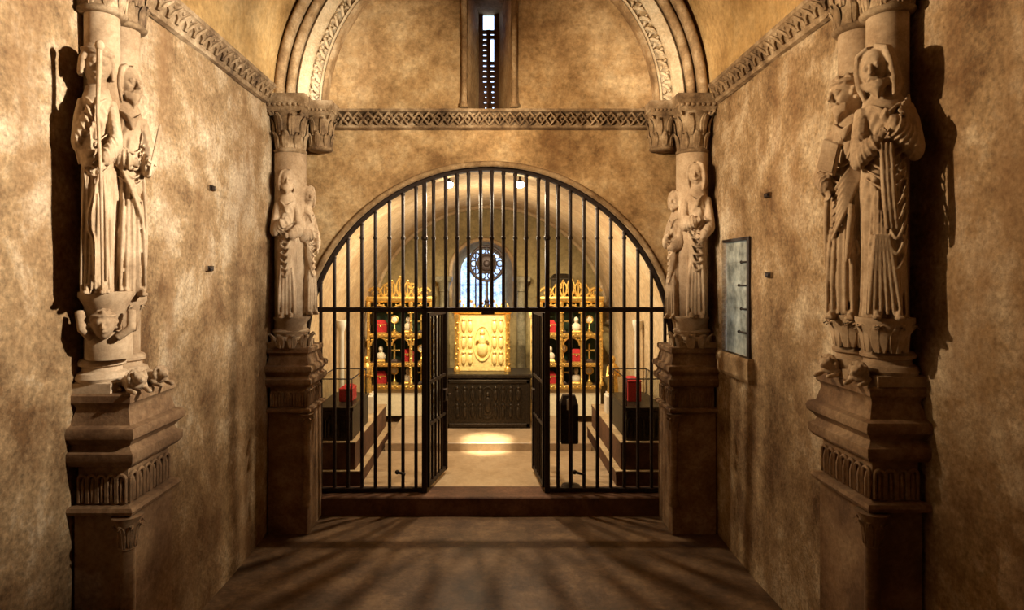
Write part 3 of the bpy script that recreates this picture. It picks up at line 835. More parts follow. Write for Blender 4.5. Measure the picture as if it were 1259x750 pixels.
def fig_sword(mb, rnd, seed):                        # bearded, head turned aside, a short blade held up
    robe(mb, seed, 1.0, 13); feet(mb); hem_folds(mb, rnd)
    head(mb, (.0, -.02, .89), .080, .35, -.06, .10, 'long', True, rnd)
    arm(mb, (-.105, 0, .745), (-.14, -.06, .58), (-.02, -.125, .555), rnd, 1.1)
    arm(mb, (.105, 0, .745), (.155, -.04, .575), (.075, -.125, .515), rnd, 1.1)
    hand(mb, (-.02, -.120, .555), (.02, -.13, .545), (0, -.2, 1), .040, .9)
    hand(mb, (.075, -.12, .515), (.085, -.135, .56), (-1, -.2, 0), .040, 1.3)
    for k in range(5):
        ridge(mb, [(-.09+.02*k, -.08, .56-.01*k), (-.03+.02*k, -.112, .45-.03*k), (.05, -.10, .40-.03*k)], .011, .009)
    for x in (-.08, -.045, -.005, .035, .075):
        ridge(mb, [(x*.8, -.095, .40), (x, -.098, .2), (x*1.1, -.100, .02)], .013, .015)
    ridge(mb, [(.10, -.05, .50), (.112, -.055, .30), (.115, -.055, .12)], .018, .016)
    e = MB(); e.tube([(.085, -.145, .50), (.10, -.150, .56), (.155, -.150, .71), (.160, -.150, .725)], [.010, .012, .013, .003], 8, ((0,1,0), .45))
    e.tube([(.070, -.147, .565), (.125, -.147, .548)], .008, 6)
    return {'sword': e}
def fig_veil(mb, rnd, seed):                         # long-haired, head bowed to one side, hand closed before the chest
    robe(mb, seed, 1.08, 12); feet(mb); hem_folds(mb, rnd)
    head(mb, (-.03, -.03, .90), .084, -.40, -.10, .18, 'veil', True, rnd)
    arm(mb, (.110, 0, .755), (.145, -.06, .61), (.0, -.135, .700), rnd, 1.3)
    arm(mb, (-.110, 0, .755), (-.145, -.055, .58), (-.04, -.13, .635), rnd, 1.1)
    hand(mb, (.0, -.128, .700), (-.05, -.135, .735), (0, -.2, 1), .044, 1.5)
    hand(mb, (-.04, -.13, .635), (-.01, -.14, .675), (.3, -.3, 1), .040, 1.2)
    for k in range(6):
        ridge(mb, [(.115-.012*k, -.045-.01*k, .80-.012*k), (.135-.008*k, -.055-.008*k, .70), (.12-.02*k, -.085-.004*k, .605)], .011, .010)
    # scroll-like end of the mantle hanging straight down from the hand
    for x in (-.035, -.012, .012):
        ridge(mb, [(x, -.135, .62), (x+.012, -.138, .45), (x+.03, -.135, .315)], .015, .017)
    for k in range(5):                               # looped folds over the thigh
        z = .44-.055*k
        ridge(mb, [(.110, -.045, z+.06), (.082, -.092, z-.005), (.045, -.108, z-.045), (.012, -.104, z-.005)], .010, .008)
    for x in (-.085, -.06, -.03, 0, .03, .06):
        ridge(mb, [(x*.45-.02, -.100, .30), (x*.8-.01, -.105, .16), (x*1.12, -.108, .015)], .012, .016)
    return {}
def fig_book(mb, rnd, seed):                         # curly-haired and bearded, turned away, a book against the chest
    robe(mb, seed, 1.0, 13); feet(mb); hem_folds(mb, rnd)
    head(mb, (-.01, -.03, .875), .084, -.55, .0, .08, 'curly', True, rnd)
    arm(mb, (-.105, 0, .735), (-.15, -.06, .565), (-.06, -.13, .50), rnd, 1.1)
    arm(mb, (.105, 0, .735), (.15, -.06, .60), (.03, -.13, .665), rnd, 1.15)
    hand(mb, (-.06, -.13, .50), (-.065, -.14, .445), (1, -.3, 0), .040, .7)
    hand(mb, (.03, -.13, .665), (-.015, -.145, .68), (0, -.2, 1), .040, 1.0)
    for k in range(7):                               # mantle drawn up diagonally
        ridge(mb, [(.075+.004*k, -.085, .62-.012*k), (.02, -.120, .545-.024*k), (-.055, -.105, .47-.030*k+.02)], .011, .009)
    ridge(mb, [(-.07, -.1, .60), (-.085, -.105, .45), (-.10, -.09, .30), (-.105, -.08, .18)], .020, .014)
    ridge(mb, [(.06, -.105, .44), (.055, -.12, .33), (.04, -.125, .22)], .022, .014)
    for x in (-.08, -.05, -.015, .02, .06):
        ridge(mb, [(x*.8, -.095, .36), (x, -.100, .2), (x*1.1, -.104, .02)], .012, .015)
    e = MB(); R = Matrix.Translation((-.045, -.145, .63)) @ Matrix.Rotation(.35, 4, 'Y')
    e.box((-.045, -.018, -.06), (.045, .018, .06), .006, R); e.box((-.041, -.013, -.064), (.049, .013, .056), 0, R)
    return {'book': e}
def fig_praying(mb, rnd, seed):
    robe(mb, seed, 1.0, 12); feet(mb); hem_folds(mb, rnd)
    head(mb, (0, -.02, .91), .076, .1, .04, .08, 'long', True, rnd)
    arm(mb, (-.105, 0, .75), (-.145, -.05, .58), (-.02, -.125, .63), rnd, 1.15)
    arm(mb, (.105, 0, .75), (.145, -.05, .58), (.03, -.13, .54), rnd, 1.15)
    hand(mb, (-.02, -.12, .63), (.02, -.135, .68), (1, -.2, 0), .04, .7)
    hand(mb, (.03, -.13, .54), (-.01, -.14, .53), (0, -.2, 1), .04, .9)
    for k in range(5):
        ridge(mb, [(.08, -.085, .55-.02*k), (.0, -.118, .46-.045*k), (-.08, -.08, .47-.04*k)], .012, .009)
    for x in (-.08, -.04, 0, .04, .08):
        ridge(mb, [(x*.8, -.095, .33), (x, -.100, .18), (x*1.1, -.104, .02)], .013, .016)
    return {}
def fig_scroll(mb, rnd, seed):
    robe(mb, seed, 1.0, 11); feet(mb); hem_folds(mb, rnd)
    head(mb, (0, -.02, .90), .076, -.2, -.04, .06, 'veil', False, rnd)
    arm(mb, (-.105, 0, .745), (-.14, -.05, .59), (.0, -.13, .60), rnd, 1.2)
    arm(mb, (.105, 0, .745), (.145, -.05, .57), (.05, -.13, .50), rnd, 1.1)
    hand(mb, (.0, -.13, .60), (.04, -.14, .615), (0, -.2, 1), .04, 1.0)
    hand(mb, (.05, -.13, .50), (.045, -.145, .45), (-1, -.3, 0), .04, 1.0)
    for k in range(4):
        ridge(mb, [(-.09, -.08, .54-.03*k), (-.02, -.118, .45-.05*k), (.07, -.09, .44-.04*k)], .012, .009)
    for x in (-.08, -.045, -.01, .03, .07):
        ridge(mb, [(x*.8, -.095, .33), (x, -.100, .18), (x*1.1, -.104, .02)], .012, .016)
    return {}

def lion(mb, c, d, L):                               # small recumbent beast, head towards d
    c = Vector(c); d = Vector(d).normalized(); s = Vector((0,0,1)).cross(d); u = Vector((0,0,1))
    rot = Matrix((d, s, u)).transposed()
    P = lambda x, y, z: c + d*x*L + s*y*L + u*z*L
    mb.ball(P(-.05, 0, .17), (.36*L, .16*L, .16*L), 14, 10, None, rot)
    mb.ball(P(-.30, 0, .18), (.17*L, .19*L, .18*L), 12, 8, None, rot)
    mb.ball(P(.20, 0, .24), (.17*L, .18*L, .20*L), 12, 8, None, rot)
    for k in range(12):
        a = 2*PI*k/12; mb.ball(P(.28, .15*math.cos(a), .30+.15*math.sin(a)), .062*L, 7, 5)
    mb.ball(P(.36, 0, .31), (.13*L, .12*L, .13*L), 12, 8, None, rot)
    mb.ball(P(.48, 0, .27), (.08*L, .075*L, .065*L), 10, 6, None, rot)
    mb.ball(P(.55, 0, .29), (.03*L, .035*L, .03*L), 8, 5, None, rot)
    for q in (-1, 1):
        mb.ball(P(.40, q*.09, .42), (.03*L, .03*L, .05*L), 7, 5, None, rot)
        mb.ball(P(.46, q*.055, .345), .024*L, 7, 5)
        mb.tube([P(.18, q*.15, .16), P(.30, q*.16, .06), P(.50, q*.14, .045)], [.075*L, .055*L, .05*L], 8)
        mb.ball(P(.53, q*.14, .045), (.07*L, .055*L, .045*L), 8, 6, None, rot)
        mb.tube([P(-.30, q*.17, .15), P(-.14, q*.22, .16), P(-.22, q*.22, .05), P(-.06, q*.20, .04)], [.09*L, .085*L, .05*L, .045*L], 8)
    mb.tube([P(-.46, 0, .12), P(-.55, .12, .06), P(-.45, .24, .05), P(-.3, .27, .06)], [.035*L, .03*L, .03*L, .04*L], 6)

# ------------------------------------------------------------------ pedestals with columns
def pedestal(label, rect, ztop, side, wallx, group=None, near=True):
    x0, y0, x1, y1 = rect
    t = thing('carved_pedestal', label, 'pedestal', ((x0+x1)/2, (y0+y1)/2, 0), 0, group)
    d = .0
    mb = MB()
    mb.rects(rect, ([(.05, 0), (.05, .22), (.035, .25), (.0, .27)] if near else [(.004, 0), (.004, .27)]) + [(.0, ztop-.62)])
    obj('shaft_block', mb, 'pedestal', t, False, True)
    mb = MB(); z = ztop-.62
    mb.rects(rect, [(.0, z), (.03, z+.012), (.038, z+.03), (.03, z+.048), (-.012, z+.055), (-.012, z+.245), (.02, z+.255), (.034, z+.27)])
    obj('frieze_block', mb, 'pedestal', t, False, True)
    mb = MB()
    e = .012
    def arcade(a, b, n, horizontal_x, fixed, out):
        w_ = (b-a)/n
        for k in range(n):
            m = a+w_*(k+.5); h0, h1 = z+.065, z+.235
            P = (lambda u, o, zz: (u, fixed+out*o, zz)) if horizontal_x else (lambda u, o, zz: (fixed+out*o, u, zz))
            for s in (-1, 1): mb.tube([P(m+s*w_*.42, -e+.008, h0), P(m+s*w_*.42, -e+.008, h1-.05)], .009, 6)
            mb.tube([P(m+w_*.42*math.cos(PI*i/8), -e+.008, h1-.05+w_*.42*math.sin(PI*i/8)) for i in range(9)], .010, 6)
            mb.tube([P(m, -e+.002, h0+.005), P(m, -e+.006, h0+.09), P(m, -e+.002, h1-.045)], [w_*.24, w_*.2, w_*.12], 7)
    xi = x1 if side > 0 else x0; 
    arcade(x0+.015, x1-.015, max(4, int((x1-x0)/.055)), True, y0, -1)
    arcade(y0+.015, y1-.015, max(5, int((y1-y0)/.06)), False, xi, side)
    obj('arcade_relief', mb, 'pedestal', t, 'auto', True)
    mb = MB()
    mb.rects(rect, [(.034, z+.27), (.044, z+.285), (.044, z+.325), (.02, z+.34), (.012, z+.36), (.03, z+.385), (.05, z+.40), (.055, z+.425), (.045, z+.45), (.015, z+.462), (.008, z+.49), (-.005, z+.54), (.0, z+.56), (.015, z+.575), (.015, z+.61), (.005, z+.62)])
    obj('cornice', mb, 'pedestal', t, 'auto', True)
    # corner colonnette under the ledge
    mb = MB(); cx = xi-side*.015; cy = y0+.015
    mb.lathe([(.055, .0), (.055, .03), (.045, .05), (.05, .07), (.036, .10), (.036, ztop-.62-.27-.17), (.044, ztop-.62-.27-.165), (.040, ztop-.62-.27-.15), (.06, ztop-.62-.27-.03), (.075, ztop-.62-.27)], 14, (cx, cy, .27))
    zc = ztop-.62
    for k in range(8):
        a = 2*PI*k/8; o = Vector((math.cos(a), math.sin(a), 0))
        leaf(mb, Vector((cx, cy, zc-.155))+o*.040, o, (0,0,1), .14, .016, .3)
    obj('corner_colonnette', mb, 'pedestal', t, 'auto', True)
    return t
def column(label, shafts, z0, ztop, r, cap_h, capw, group=None, capc=None, canopy=True, bases=True):
    c = shafts[0]
    t = thing('engaged_column', label, 'column', (c[0], c[1], z0), 0, group)
    for x, y in shafts:
        mb = MB(); mb.lathe([(r, .0), (r, .5), (r, ztop-cap_h-z0)], 20, (x, y, z0)); obj('shaft', mb, 'statue', t, 'auto', True)
        if bases:
            mb = MB(); mb.rects((x-r-.01, y-r-.01, x+r+.01, y+r+.01), [(.02, z0), (.02, z0+.05), (.0, z0+.055)])
            mb.lathe([(r+.035, .05), (r+.045, .07), (r+.035, .095), (r+.012, .105), (r+.01, .125), (r+.028, .135), (r+.03, .15), (r+.018, .165), (r+.002, .17)], 20, (x, y, z0))
            obj('base', mb, 'statue', t, 'auto', True)
    for i, (x, y) in enumerate(capc or shafts):
        capital(t, x, y, ztop-cap_h, ztop, capw, 'carving', i)
    return t

G = 'carved apostles on the columns'
# ---- near left
ZP = 1.848
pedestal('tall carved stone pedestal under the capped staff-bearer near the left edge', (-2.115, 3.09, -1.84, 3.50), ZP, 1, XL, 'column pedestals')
column('pale twin stone shafts behind the capped staff-bearer at far left', [(-2.045, 3.20), (-2.045, 3.385)], ZP, 4.2, .082, .40, .28, 'statue columns')
make_statue('apostle_statue', 'pale stone apostle in a flat cap gripping a long staff, nearest on the left', G, (-1.990, 3.075, 2.36), .50, 1.25, fig_staff, .0046, 3, .47)
make_statue('apostle_statue', 'pale bearded stone apostle raising a short blade, behind the capped staff-bearer', G, (-1.985, 3.295, 2.34), .90, 1.27, fig_sword, .0046, 5, .56)
mb = MB()                                            # carved head bracket and drum below the feet
mb.lathe([(.105, 0), (.108, .02), (.108, .13), (.10, .14)], 20, (-1.99, 3.17, ZP+.17))
mb.lathe([(.06, 0), (.075, .06), (.10, .13), (.125, .175), (.125, .20)], 18, (-1.985, 3.14, 2.165))
o = obj('console_carving', mb, 'statue', None, 'auto', False, (-1.985, 3.14, ZP+.17)); 
tag(o, 'round stone drum and bracket below the capped staff-bearer', 'bracket')
mb = MB(); head(mb, (-1.945, 3.055, 2.20), .075, .5, 0, 0, 'curly', False, random.Random(2))
for a in (-1, 1): mb.tube([(-1.945+.05*a, 3.06+.02*a, 2.13), (-1.93+.09*a, 3.06+.05*a, 2.18), (-1.95+.10*a, 3.08+.05*a, 2.27)], [.02, .024, .022], 8)
o = obj('mask_carving', mb, 'statue', None, False, False, (-1.945, 3.055, 2.13)); remesh(o, .006, 1); tag(o, 'small stone crouching head under the feet of the capped staff-bearer', 'carving')
mb = MB(); mb.lathe([(.06, 0), (.075, .06), (.10, .13), (.118, .16), (.118, .19)], 18, (-2.005, 3.31, 2.15))
for k in range(9):
    a = 2*PI*k/9; oo = Vector((math.cos(a), math.sin(a), 0)); leaf(mb, Vector((-2.005, 3.31, 2.15))+oo*.065, oo, (0,0,1), .17, .03, .3)
o = obj('leafy_console', mb, 'statue', None, 'auto', False, (-2.005, 3.31, 2.15)); tag(o, 'worn leafy stone bracket under the blade-bearing apostle on the left', 'bracket')
for k, (c, d, L, lab) in enumerate((((-1.87, 3.17, ZP), (.75, -.65, 0), .25, 'small worn stone lion at the front corner of the left pedestal'), ((-1.86, 3.36, ZP), (.8, -.5, 0), .22, 'small worn stone lion at the far end of the left pedestal'))):
    mb = MB(); lion(mb, c, d, L); o = obj('stone_lion', mb, 'statue', None, False, False, c); remesh(o, .005, 1); tag(o, lab, 'lion', 'stone lions on the pedestals')
# ---- near right
ZQ = 1.90
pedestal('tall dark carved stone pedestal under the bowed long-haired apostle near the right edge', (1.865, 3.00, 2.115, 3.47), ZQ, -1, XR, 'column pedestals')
column('brown twin stone shafts behind the bowed long-haired apostle at far right', [(2.015, 3.11), (1.99, 3.32)], ZQ, 4.2, .095, .44, .30, 'statue columns')
make_statue('apostle_statue', 'brown long-haired stone apostle with bowed head and hand at the chest, nearest on the right', G, (1.945, 3.03, 2.24), -.45, 1.35, fig_veil, .0046, 8, .60)
make_statue('apostle_statue', 'dark curly-haired bearded stone apostle clutching a book beside the bowed one', G, (1.935, 3.27, 2.22), -.95, 1.35, fig_book, .0046, 11, .64)
for x, y, lab, nm in ((1.955, 3.04, 'curled leafy stone bracket under the bowed long-haired apostle', 5), (1.94, 3.27, 'big leafy stone bracket under the book-holding apostle', 7)):
    mb = MB(); mb.lathe([(.09, 0), (.10, .03), (.115, .09), (.13, .13), (.13, .15)], 18, (x, y, 2.09))
    for k in range(8):
        a = 2*PI*k/8; oo = Vector((math.cos(a), math.sin(a), 0)); leaf(mb, Vector((x, y, 2.07))+oo*.085, oo, (0,0,1), .16, .036, .45)
    o = obj('leafy_console', mb, 'statue', None, 'auto', False, (x, y, 2.09)); tag(o, lab, 'bracket')
for k, (c, d, L, lab) in enumerate((((1.885, 3.09, ZQ), (-.8, -.6, 0), .24, 'small dark stone lion at the front corner of the right pedestal'), ((1.875, 3.33, ZQ), (-.8, -.5, 0), .25, 'small dark stone lion at the far end of the right pedestal'))):
    mb = MB(); lion(mb, c, d, L); o = obj('stone_lion', mb, 'statue', None, False, False, c); remesh(o, .005, 1); tag(o, lab, 'lion', 'stone lions on the pedestals')
# ---- end pairs
ZE = 1.76
for s, ex, lab1, lab2, lab3, lab4, lab5 in (
    (-1, -1.965, 'weathered stone pedestal left of the iron grille', 'stone shaft behind the small apostle left of the iron grille',
     'small pale bearded stone apostle left of the grille, its robe lit', 'small narrow stone figure just right of the bearded one left of the grille', 'corbel capital at the left end of the carved string course'),
    (1, 1.95, 'shadowed brown stone pedestal right of the iron grille', 'stone shaft behind the veiled apostle right of the iron grille',
     'small golden veiled stone apostle right of the grille', 'small narrow stone figure tucked left of the veiled one beside the grille', 'corbel capital at the right end of the carved string course')):
    rect = (-2.11, 5.76, -1.745, 6.235) if s < 0 else (1.705, 5.76, 2.11, 6.235)
    pedestal(lab1, rect, ZE, -s, 0, 'column pedestals', False)
    column(lab2, [(ex, 5.95)], ZE, 4.17, .15, .55, .37, 'statue columns')
    t = thing('corbel_capital', lab5, 'capital', (s*1.70+(0 if s < 0 else -.02), 6.09, 3.68), 0, 'corbel capitals')
    capital(t, s*1.71+(0 if s < 0 else -.02), 6.085, 3.68, 4.15, .29, 'carving', 9)
    mb = MB()
    for k in range(10):
        a = 2*PI*k/10; oo = Vector((math.cos(a), math.sin(a), 0)); leaf(mb, Vector((ex-s*.03, 5.90, ZE+.16))+oo*.10, oo, (0,0,1), .14, .034, .4)
        leaf(mb, Vector((ex-s*.03, 5.90, ZE+.0))+oo*.17, oo, (0,0,1), .15, .038, .45)
    mb.lathe([(.12, 0), (.12, .2), (.17, .27), (.17, .29)], 16, (ex-s*.03, 5.90, ZE))
    o = obj('leafy_console', mb, 'statue', None, 'auto', False, (ex-s*.03, 5.90, ZE)); tag(o, 'leaf-carved stone bracket under the apostle ' + ('left' if s < 0 else 'right') + ' of the grille', 'bracket')
    zf = ZE+.29
    if s < 0:
        make_statue('apostle_statue', lab3, G, (ex+.01, 5.82, zf), .25, 1.42, fig_praying, .0075, 21, .55)
        make_statue('apostle_statue', lab4, G, (ex+.135, 5.98, zf+.02), .9, 1.28, fig_scroll, .0075, 22, .48)
    else:
        make_statue('apostle_statue', lab3, G, (ex-.0, 5.82, zf), -.30, 1.50, fig_scroll, .0075, 23, .58)
        make_statue('apostle_statue', lab4, G, (ex-.135, 5.98, zf-.02), -.9, 1.26, fig_praying, .0075, 24, .48)

# ------------------------------------------------------------------ iron grille
YG = 6.36
gr = thing('iron_grille', 'tall dark wrought iron grille filling the round arch, its gate open', 'grille', (AXC, YG, ZC+.004))
HR = AR-.014
mb = MB(); k = 72
path = [(AXC-HR*math.cos(PI*i/k), YG, AZC+HR*math.sin(PI*i/k)) for i in range(k+1)]
path = [(AXC-HR, YG, ZC+.01)] + path + [(AXC+HR, YG, ZC+.01)]
mb.tube(path, .036, 8); obj('arch_hoop', mb, 'iron', gr, 'auto', True)
ZT = Z(380.5, YG); ZBt = ZC+.03
mb = MB(); mb.box((AXC-HR, YG-.022, ZT-.024), (AXC+HR, YG+.022, ZT+.024), .006); 
mb.box((X(592, YG), YG-.035, ZT-.05), (X(608, YG), YG+.03, ZT-.015), .006)
obj('transom_rail', mb, 'iron', gr, False, True)
def hoop_z(x): return AZC+math.sqrt(max(0, HR*HR-(x-AXC)**2))
fixed = [394.5, 411.3, 428, 445, 461.5, 479, 495.5, 511.5, 686, 701.3, 718, 734.5, 751, 767.5, 784.3, 801, 817.5]
over = [533, 548, 562, 576, 591, 604.7, 619, 633.5, 647, 662]
zk = Z(292.5, YG)
for p in fixed+over:
    x = X(p, YG); z0 = ZBt if p in fixed else ZT
    zt = hoop_z(x)
    mb = MB(); mb.tube([(x, YG, z0), (x, YG, zt)], .0185, 8)
    if zt > zk+.1: mb.lathe([(.014, -.025), (.024, -.010), (.024, .010), (.014, .025)], 8, (x, YG, zk))
    mb.lathe([(.014, -.02), (.022, -.008), (.022, .008), (.014, .02)], 8, (x, YG, zt-.05))
    obj('bar', mb, 'iron', gr, 'auto', True)
for p in (522, 672.8):
    x = X(p, YG); mb = MB(); mb.box((x-.026, YG-.026, ZC), (x+.026, YG+.026, ZT)); mb.box((x-.022, YG-.022, ZT), (x+.022, YG+.022, hoop_z(x)))
    mb.lathe([(.02, -.03), (.036, -.012), (.036, .012), (.02, .03)], 8, (x, YG, zk))
    obj('jamb', mb, 'iron', gr, False, True)
for a, b in ((AXC-HR, X(522, YG)), (X(672.8, YG), AXC+HR)):
    mb = MB(); mb.box((a, YG-.02, ZBt-.02), (b, YG+.02, ZBt+.025), .005); obj('bottom_rail', mb, 'iron', gr, False, True)
for p, q in ((489, 499), (706, 718)):
    mb = MB(); zz = Z(581, YG); mb.tube([(X(p, YG), YG-.035, zz+.015), (X(q, YG), YG-.035, zz-.01)], .014, 8); mb.ball((X(p, YG), YG-.035, zz+.015), .024, 8, 6)
    obj('floor_bolt', mb, 'iron', gr, 'auto', True)
def gate_leaf(hx, ang, s):
    # local x along the leaf from the hinge; the leaf swings into the chancel
    L = .63; R = Matrix.Translation((hx, YG+.03, 0)) @ Matrix.Rotation(ang if s > 0 else PI-ang, 4, 'Z')
    z0, z1 = ZC+.045, ZT-.035
    fr = MB()
    fr.box((-.005, -.02, z0), (.035, .02, z1), 0, R); fr.box((L-.045, -.024, z0), (L, .024, z1), .006, R)
    lf = obj('gate_leaf', fr, 'iron', gr, False, True)
    for za, zb in ((z0, z0+.045), (z1-.045, z1), (1.30, 1.335), (.86, .89)):
        mb = MB(); mb.box((.02, -.016, za), (L-.02, .016, zb), 0, R); q = obj('leaf_rail', mb, 'iron', None, False)
        q.data.transform(XF[gr.name]); q.parent = lf
    for k in range(4):
        x = .035+(L-.08)*(k+1)/5
        mb = MB(); mb.tube([(x, 0, z0+.02), (x, 0, z1-.02)], .0155, 8, None, R); q = obj('leaf_bar', mb, 'iron', None, 'auto')
        q.data.transform(XF[gr.name]); q.parent = lf
    mb = MB(); mb.box((L-.12, -.035, 1.02), (L-.02, .035, 1.16), .008, R); mb.tube([(L-.08, -.05, 1.09), (L-.03, -.06, 1.09)], .012, 6, None, R)
    q = obj('lock_case', mb, 'iron', None, False); q.data.transform(XF[gr.name]); q.parent = lf
gate_leaf(X(522, YG)+.03, math.radians(77), 1)
gate_leaf(X(672.8, YG)-.03, math.radians(84), -1)

# black collection box on a post, just inside the grille
bx, by = X(699.5, 6.52), 6.53
t = thing('collection_box', 'black box on a post standing behind the bars right of the gateway', 'box', (bx, by, ZC+.004))
mb = MB(); mb.rects((bx-.085, by-.06, bx+.085, by+.06), [(0, Z(545, 6.5)), (.008, Z(543, 6.5)), (.008, Z(497, 6.5)), (-.02, Z(486, 6.5))]); obj('box_body', mb, 'iron', t, False, True)
mb = MB(); mb.box((bx-.03, by-.075, Z(503, 6.5)), (bx-.012, by-.067, Z(490, 6.5))); obj('label_plate', mb, 'white', t, False, True)
mb = MB(); mb.lathe([(.10, 0), (.10, .015), (.03, .03), (.022, .05), (.022, Z(545, 6.5)-ZC)], 14, (bx+.02, by, ZC+.004)); obj('post', mb, 'iron', t, 'auto', True)

# ------------------------------------------------------------------ chancel things
for k, x in enumerate((-.48, .31)):
    t = thing('spotlight', 'small bright lamp under the chancel vault, ' + ('left' if k == 0 else 'right') + ' of the crown', 'lamp', (x, 6.80, 3.50), 0, 'vault lamps')
    zz = AZC+math.sqrt(AR**2-(x-AXC)**2)
    mb = MB(); mb.tube([(x, 6.80, zz), (x, 6.80, 3.5)], .012, 8); obj('stem', mb, 'iron', t, 'auto', True)
    mb = MB(); mb.lathe([(.02, .0), (.045, -.02), (.05, -.07)], 14, (x, 6.80, 3.51)); obj('lamp_housing', mb, 'iron', t, 'auto', True)
    mb = MB(); mb.ball((x, 6.79, 3.455), (.05, .05, .04), 12, 8); obj('lamp_lens', mb, 'lens', t, True, True)
# altar chest clad in dark embossed silver
Ya = 8.58
ax0, ax1, az0, az1 = X(547, Ya), X(652.5, Ya), .29, Z(460, Ya)
t = thing('altar_chest', 'dark embossed silver chest serving as the altar below the golden altarpiece', 'altar', ((ax0+ax1)/2, Ya+.3, .29))
mb = MB(); mb.box((ax0, Ya, az0), (ax1, Ya+.55, az1-.06), .006); obj('chest_body', mb, 'silver', t, False, True)
mb = MB(); mb.rects((ax0, Ya, ax1, Ya+.55), [(.0, az1-.06), (.02, az1-.05), (.025, az1-.02), (.02, az1)]); obj('lid', mb, 'silver', t, False, True)
mb = MB()
for za, zb in ((az0+.02, az0+.07), (az1-.13, az1-.08)): mb.box((ax0+.02, Ya-.012, za), (ax1-.02, Ya, zb), .004)
for xa in (ax0+.02, ax1-.06): mb.box((xa, Ya-.012, az0+.02), (xa+.04, Ya, az1-.08), .004)
obj('border', mb, 'silver', t, False, True)
mb = MB(); rn = random.Random(6)
for r in range(2):
    for c in range(9):                               # rows of small embossed figures
        x = ax0+.12+(ax1-ax0-.24)*(c+.5)/9; z = az0+.12+(az1-az0-.28)*(r+.5)/2
        if r >= 0 and c == 4:
            continue
        mb.ball((x, Ya-.006, z-.02), (.032, .018, .085), 8, 6); mb.ball((x, Ya-.012, z+.085), (.022, .016, .026), 8, 6)
        mb.tube([(x-.05, Ya-.004, z-.11), (x-.05, Ya-.004, z+.06), (x, Ya-.004, z+.13), (x+.05, Ya-.004, z+.06), (x+.05, Ya-.004, z-.11)], .007, 5)
xm = (ax0+ax1)/2; zm = (az0+az1)/2-.02
mb.tube([(xm+.11*math.cos(a), Ya-.004, zm+.22*math.sin(a)) for a in [2*PI*i/20 for i in range(20)]], .011, 6, None, None, True)
mb.ball((xm, Ya-.008, zm-.03), (.05, .022, .12), 10, 8); mb.ball((xm, Ya-.016, zm+.12), (.028, .02, .034), 8, 6)
obj('embossed_figures', mb, 'silver', t, 'auto', True)
# golden altarpiece
Yb = 8.86
bx0, bx1, bz0, bz1 = X(559, Yb), X(627, Yb), az1, Z(386, Yb)
t = thing('golden_altarpiece', 'glowing golden altarpiece standing on the dark silver chest', 'altarpiece', ((bx0+bx1)/2, Yb+.06, bz0))
mb = MB(); mb.box((bx0, Yb, bz0), (bx1, Yb+.10, bz1), .006); obj('back_panel', mb, 'panel', t, False, True)
for xx in (bx0+.035, bx1-.035):
    mb = MB(); mb.lathe([(.045, 0), (.045, .05), (.028, .07), (.03, .10), (.034, .3), (.028, .5), (.026, bz1-bz0-.12), (.045, bz1-bz0-.06), (.045, bz1-bz0)], 12, (xx, Yb-.02, bz0))
    for i in range(9): mb.ball((xx+.022*math.cos(i*2.2), Yb-.02-.026, bz0+.1+.075*i), .02, 7, 5)
    obj('twisted_column', mb, 'gold', t, 'auto', True)
mb = MB(); xc = (bx0+bx1)/2; zc = bz0+.42
zf = bz0+.40
mb.tube([(xc+.125*math.cos(a), Yb-.005, zf+.25*math.sin(a)) for a in [2*PI*i/28 for i in range(28)]], .016, 6, None, None, True)
mb.ball((xc, Yb-.005, zf-.08), (.085, .045, .11), 14, 10); mb.ball((xc, Yb-.005, zf+.04), (.060, .04, .10), 12, 8); mb.ball((xc, Yb-.02, zf+.165), (.038, .035, .046), 10, 8)
for q in (-1, 1): mb.tube([(xc+q*.05, Yb-.02, zf+.09), (xc+q*.085, Yb-.04, zf+.02), (xc+q*.06, Yb-.06, zf+.06)], [.022, .020, .014], 7)
obj('relief_enthroned_figure', mb, 'panel', t, 'auto', True)
for s in (-1, 1):
    for zz in (bz0+.17, bz0+.41, bz0+.65):
        for q in range(2):
            xq = xc+s*(.175+.095*q); mb = MB()
            mb.ball((xq, Yb-.01, zz), (.036, .028, .085), 8, 6); mb.ball((xq, Yb-.018, zz+.10), .025, 8, 6)
            mb.tube([(xq-.044, Yb-.002, zz-.09), (xq-.044, Yb-.006, zz+.08), (xq, Yb-.006, zz+.145), (xq+.044, Yb-.006, zz+.08), (xq+.044, Yb-.002, zz-.09)], .007, 5)
            obj('relief_figure', mb, 'panel', t, 'auto', True)
mb = MB(); mb.rects((bx0, Yb-.02, bx1, Yb+.10), [(0, bz1), (.03, bz1+.02), (.035, bz1+.05), (.02, bz1+.06)]); obj('cornice', mb, 'gold', t, False, True)
mb = MB()
for k in range(5):
    x = bx0+(bx1-bx0)*(k+.5)/5; hh = .13 if k != 2 else .10
    z0 = bz1+.055
    for s in (-1, 1): mb.tube([(x+s*(.012+.038*math.sin(q)), Yb-.01, z0+hh*.72*q/2.4+.012*math.cos(q*2)) for q in [i*.3 for i in range(9)]], [.02]*5+[.017, .015, .013, .010], 6)
    mb.ball((x, Yb-.01, z0+hh), .022, 8, 6)
obj('crest', mb, 'gold', t, 'auto', True)
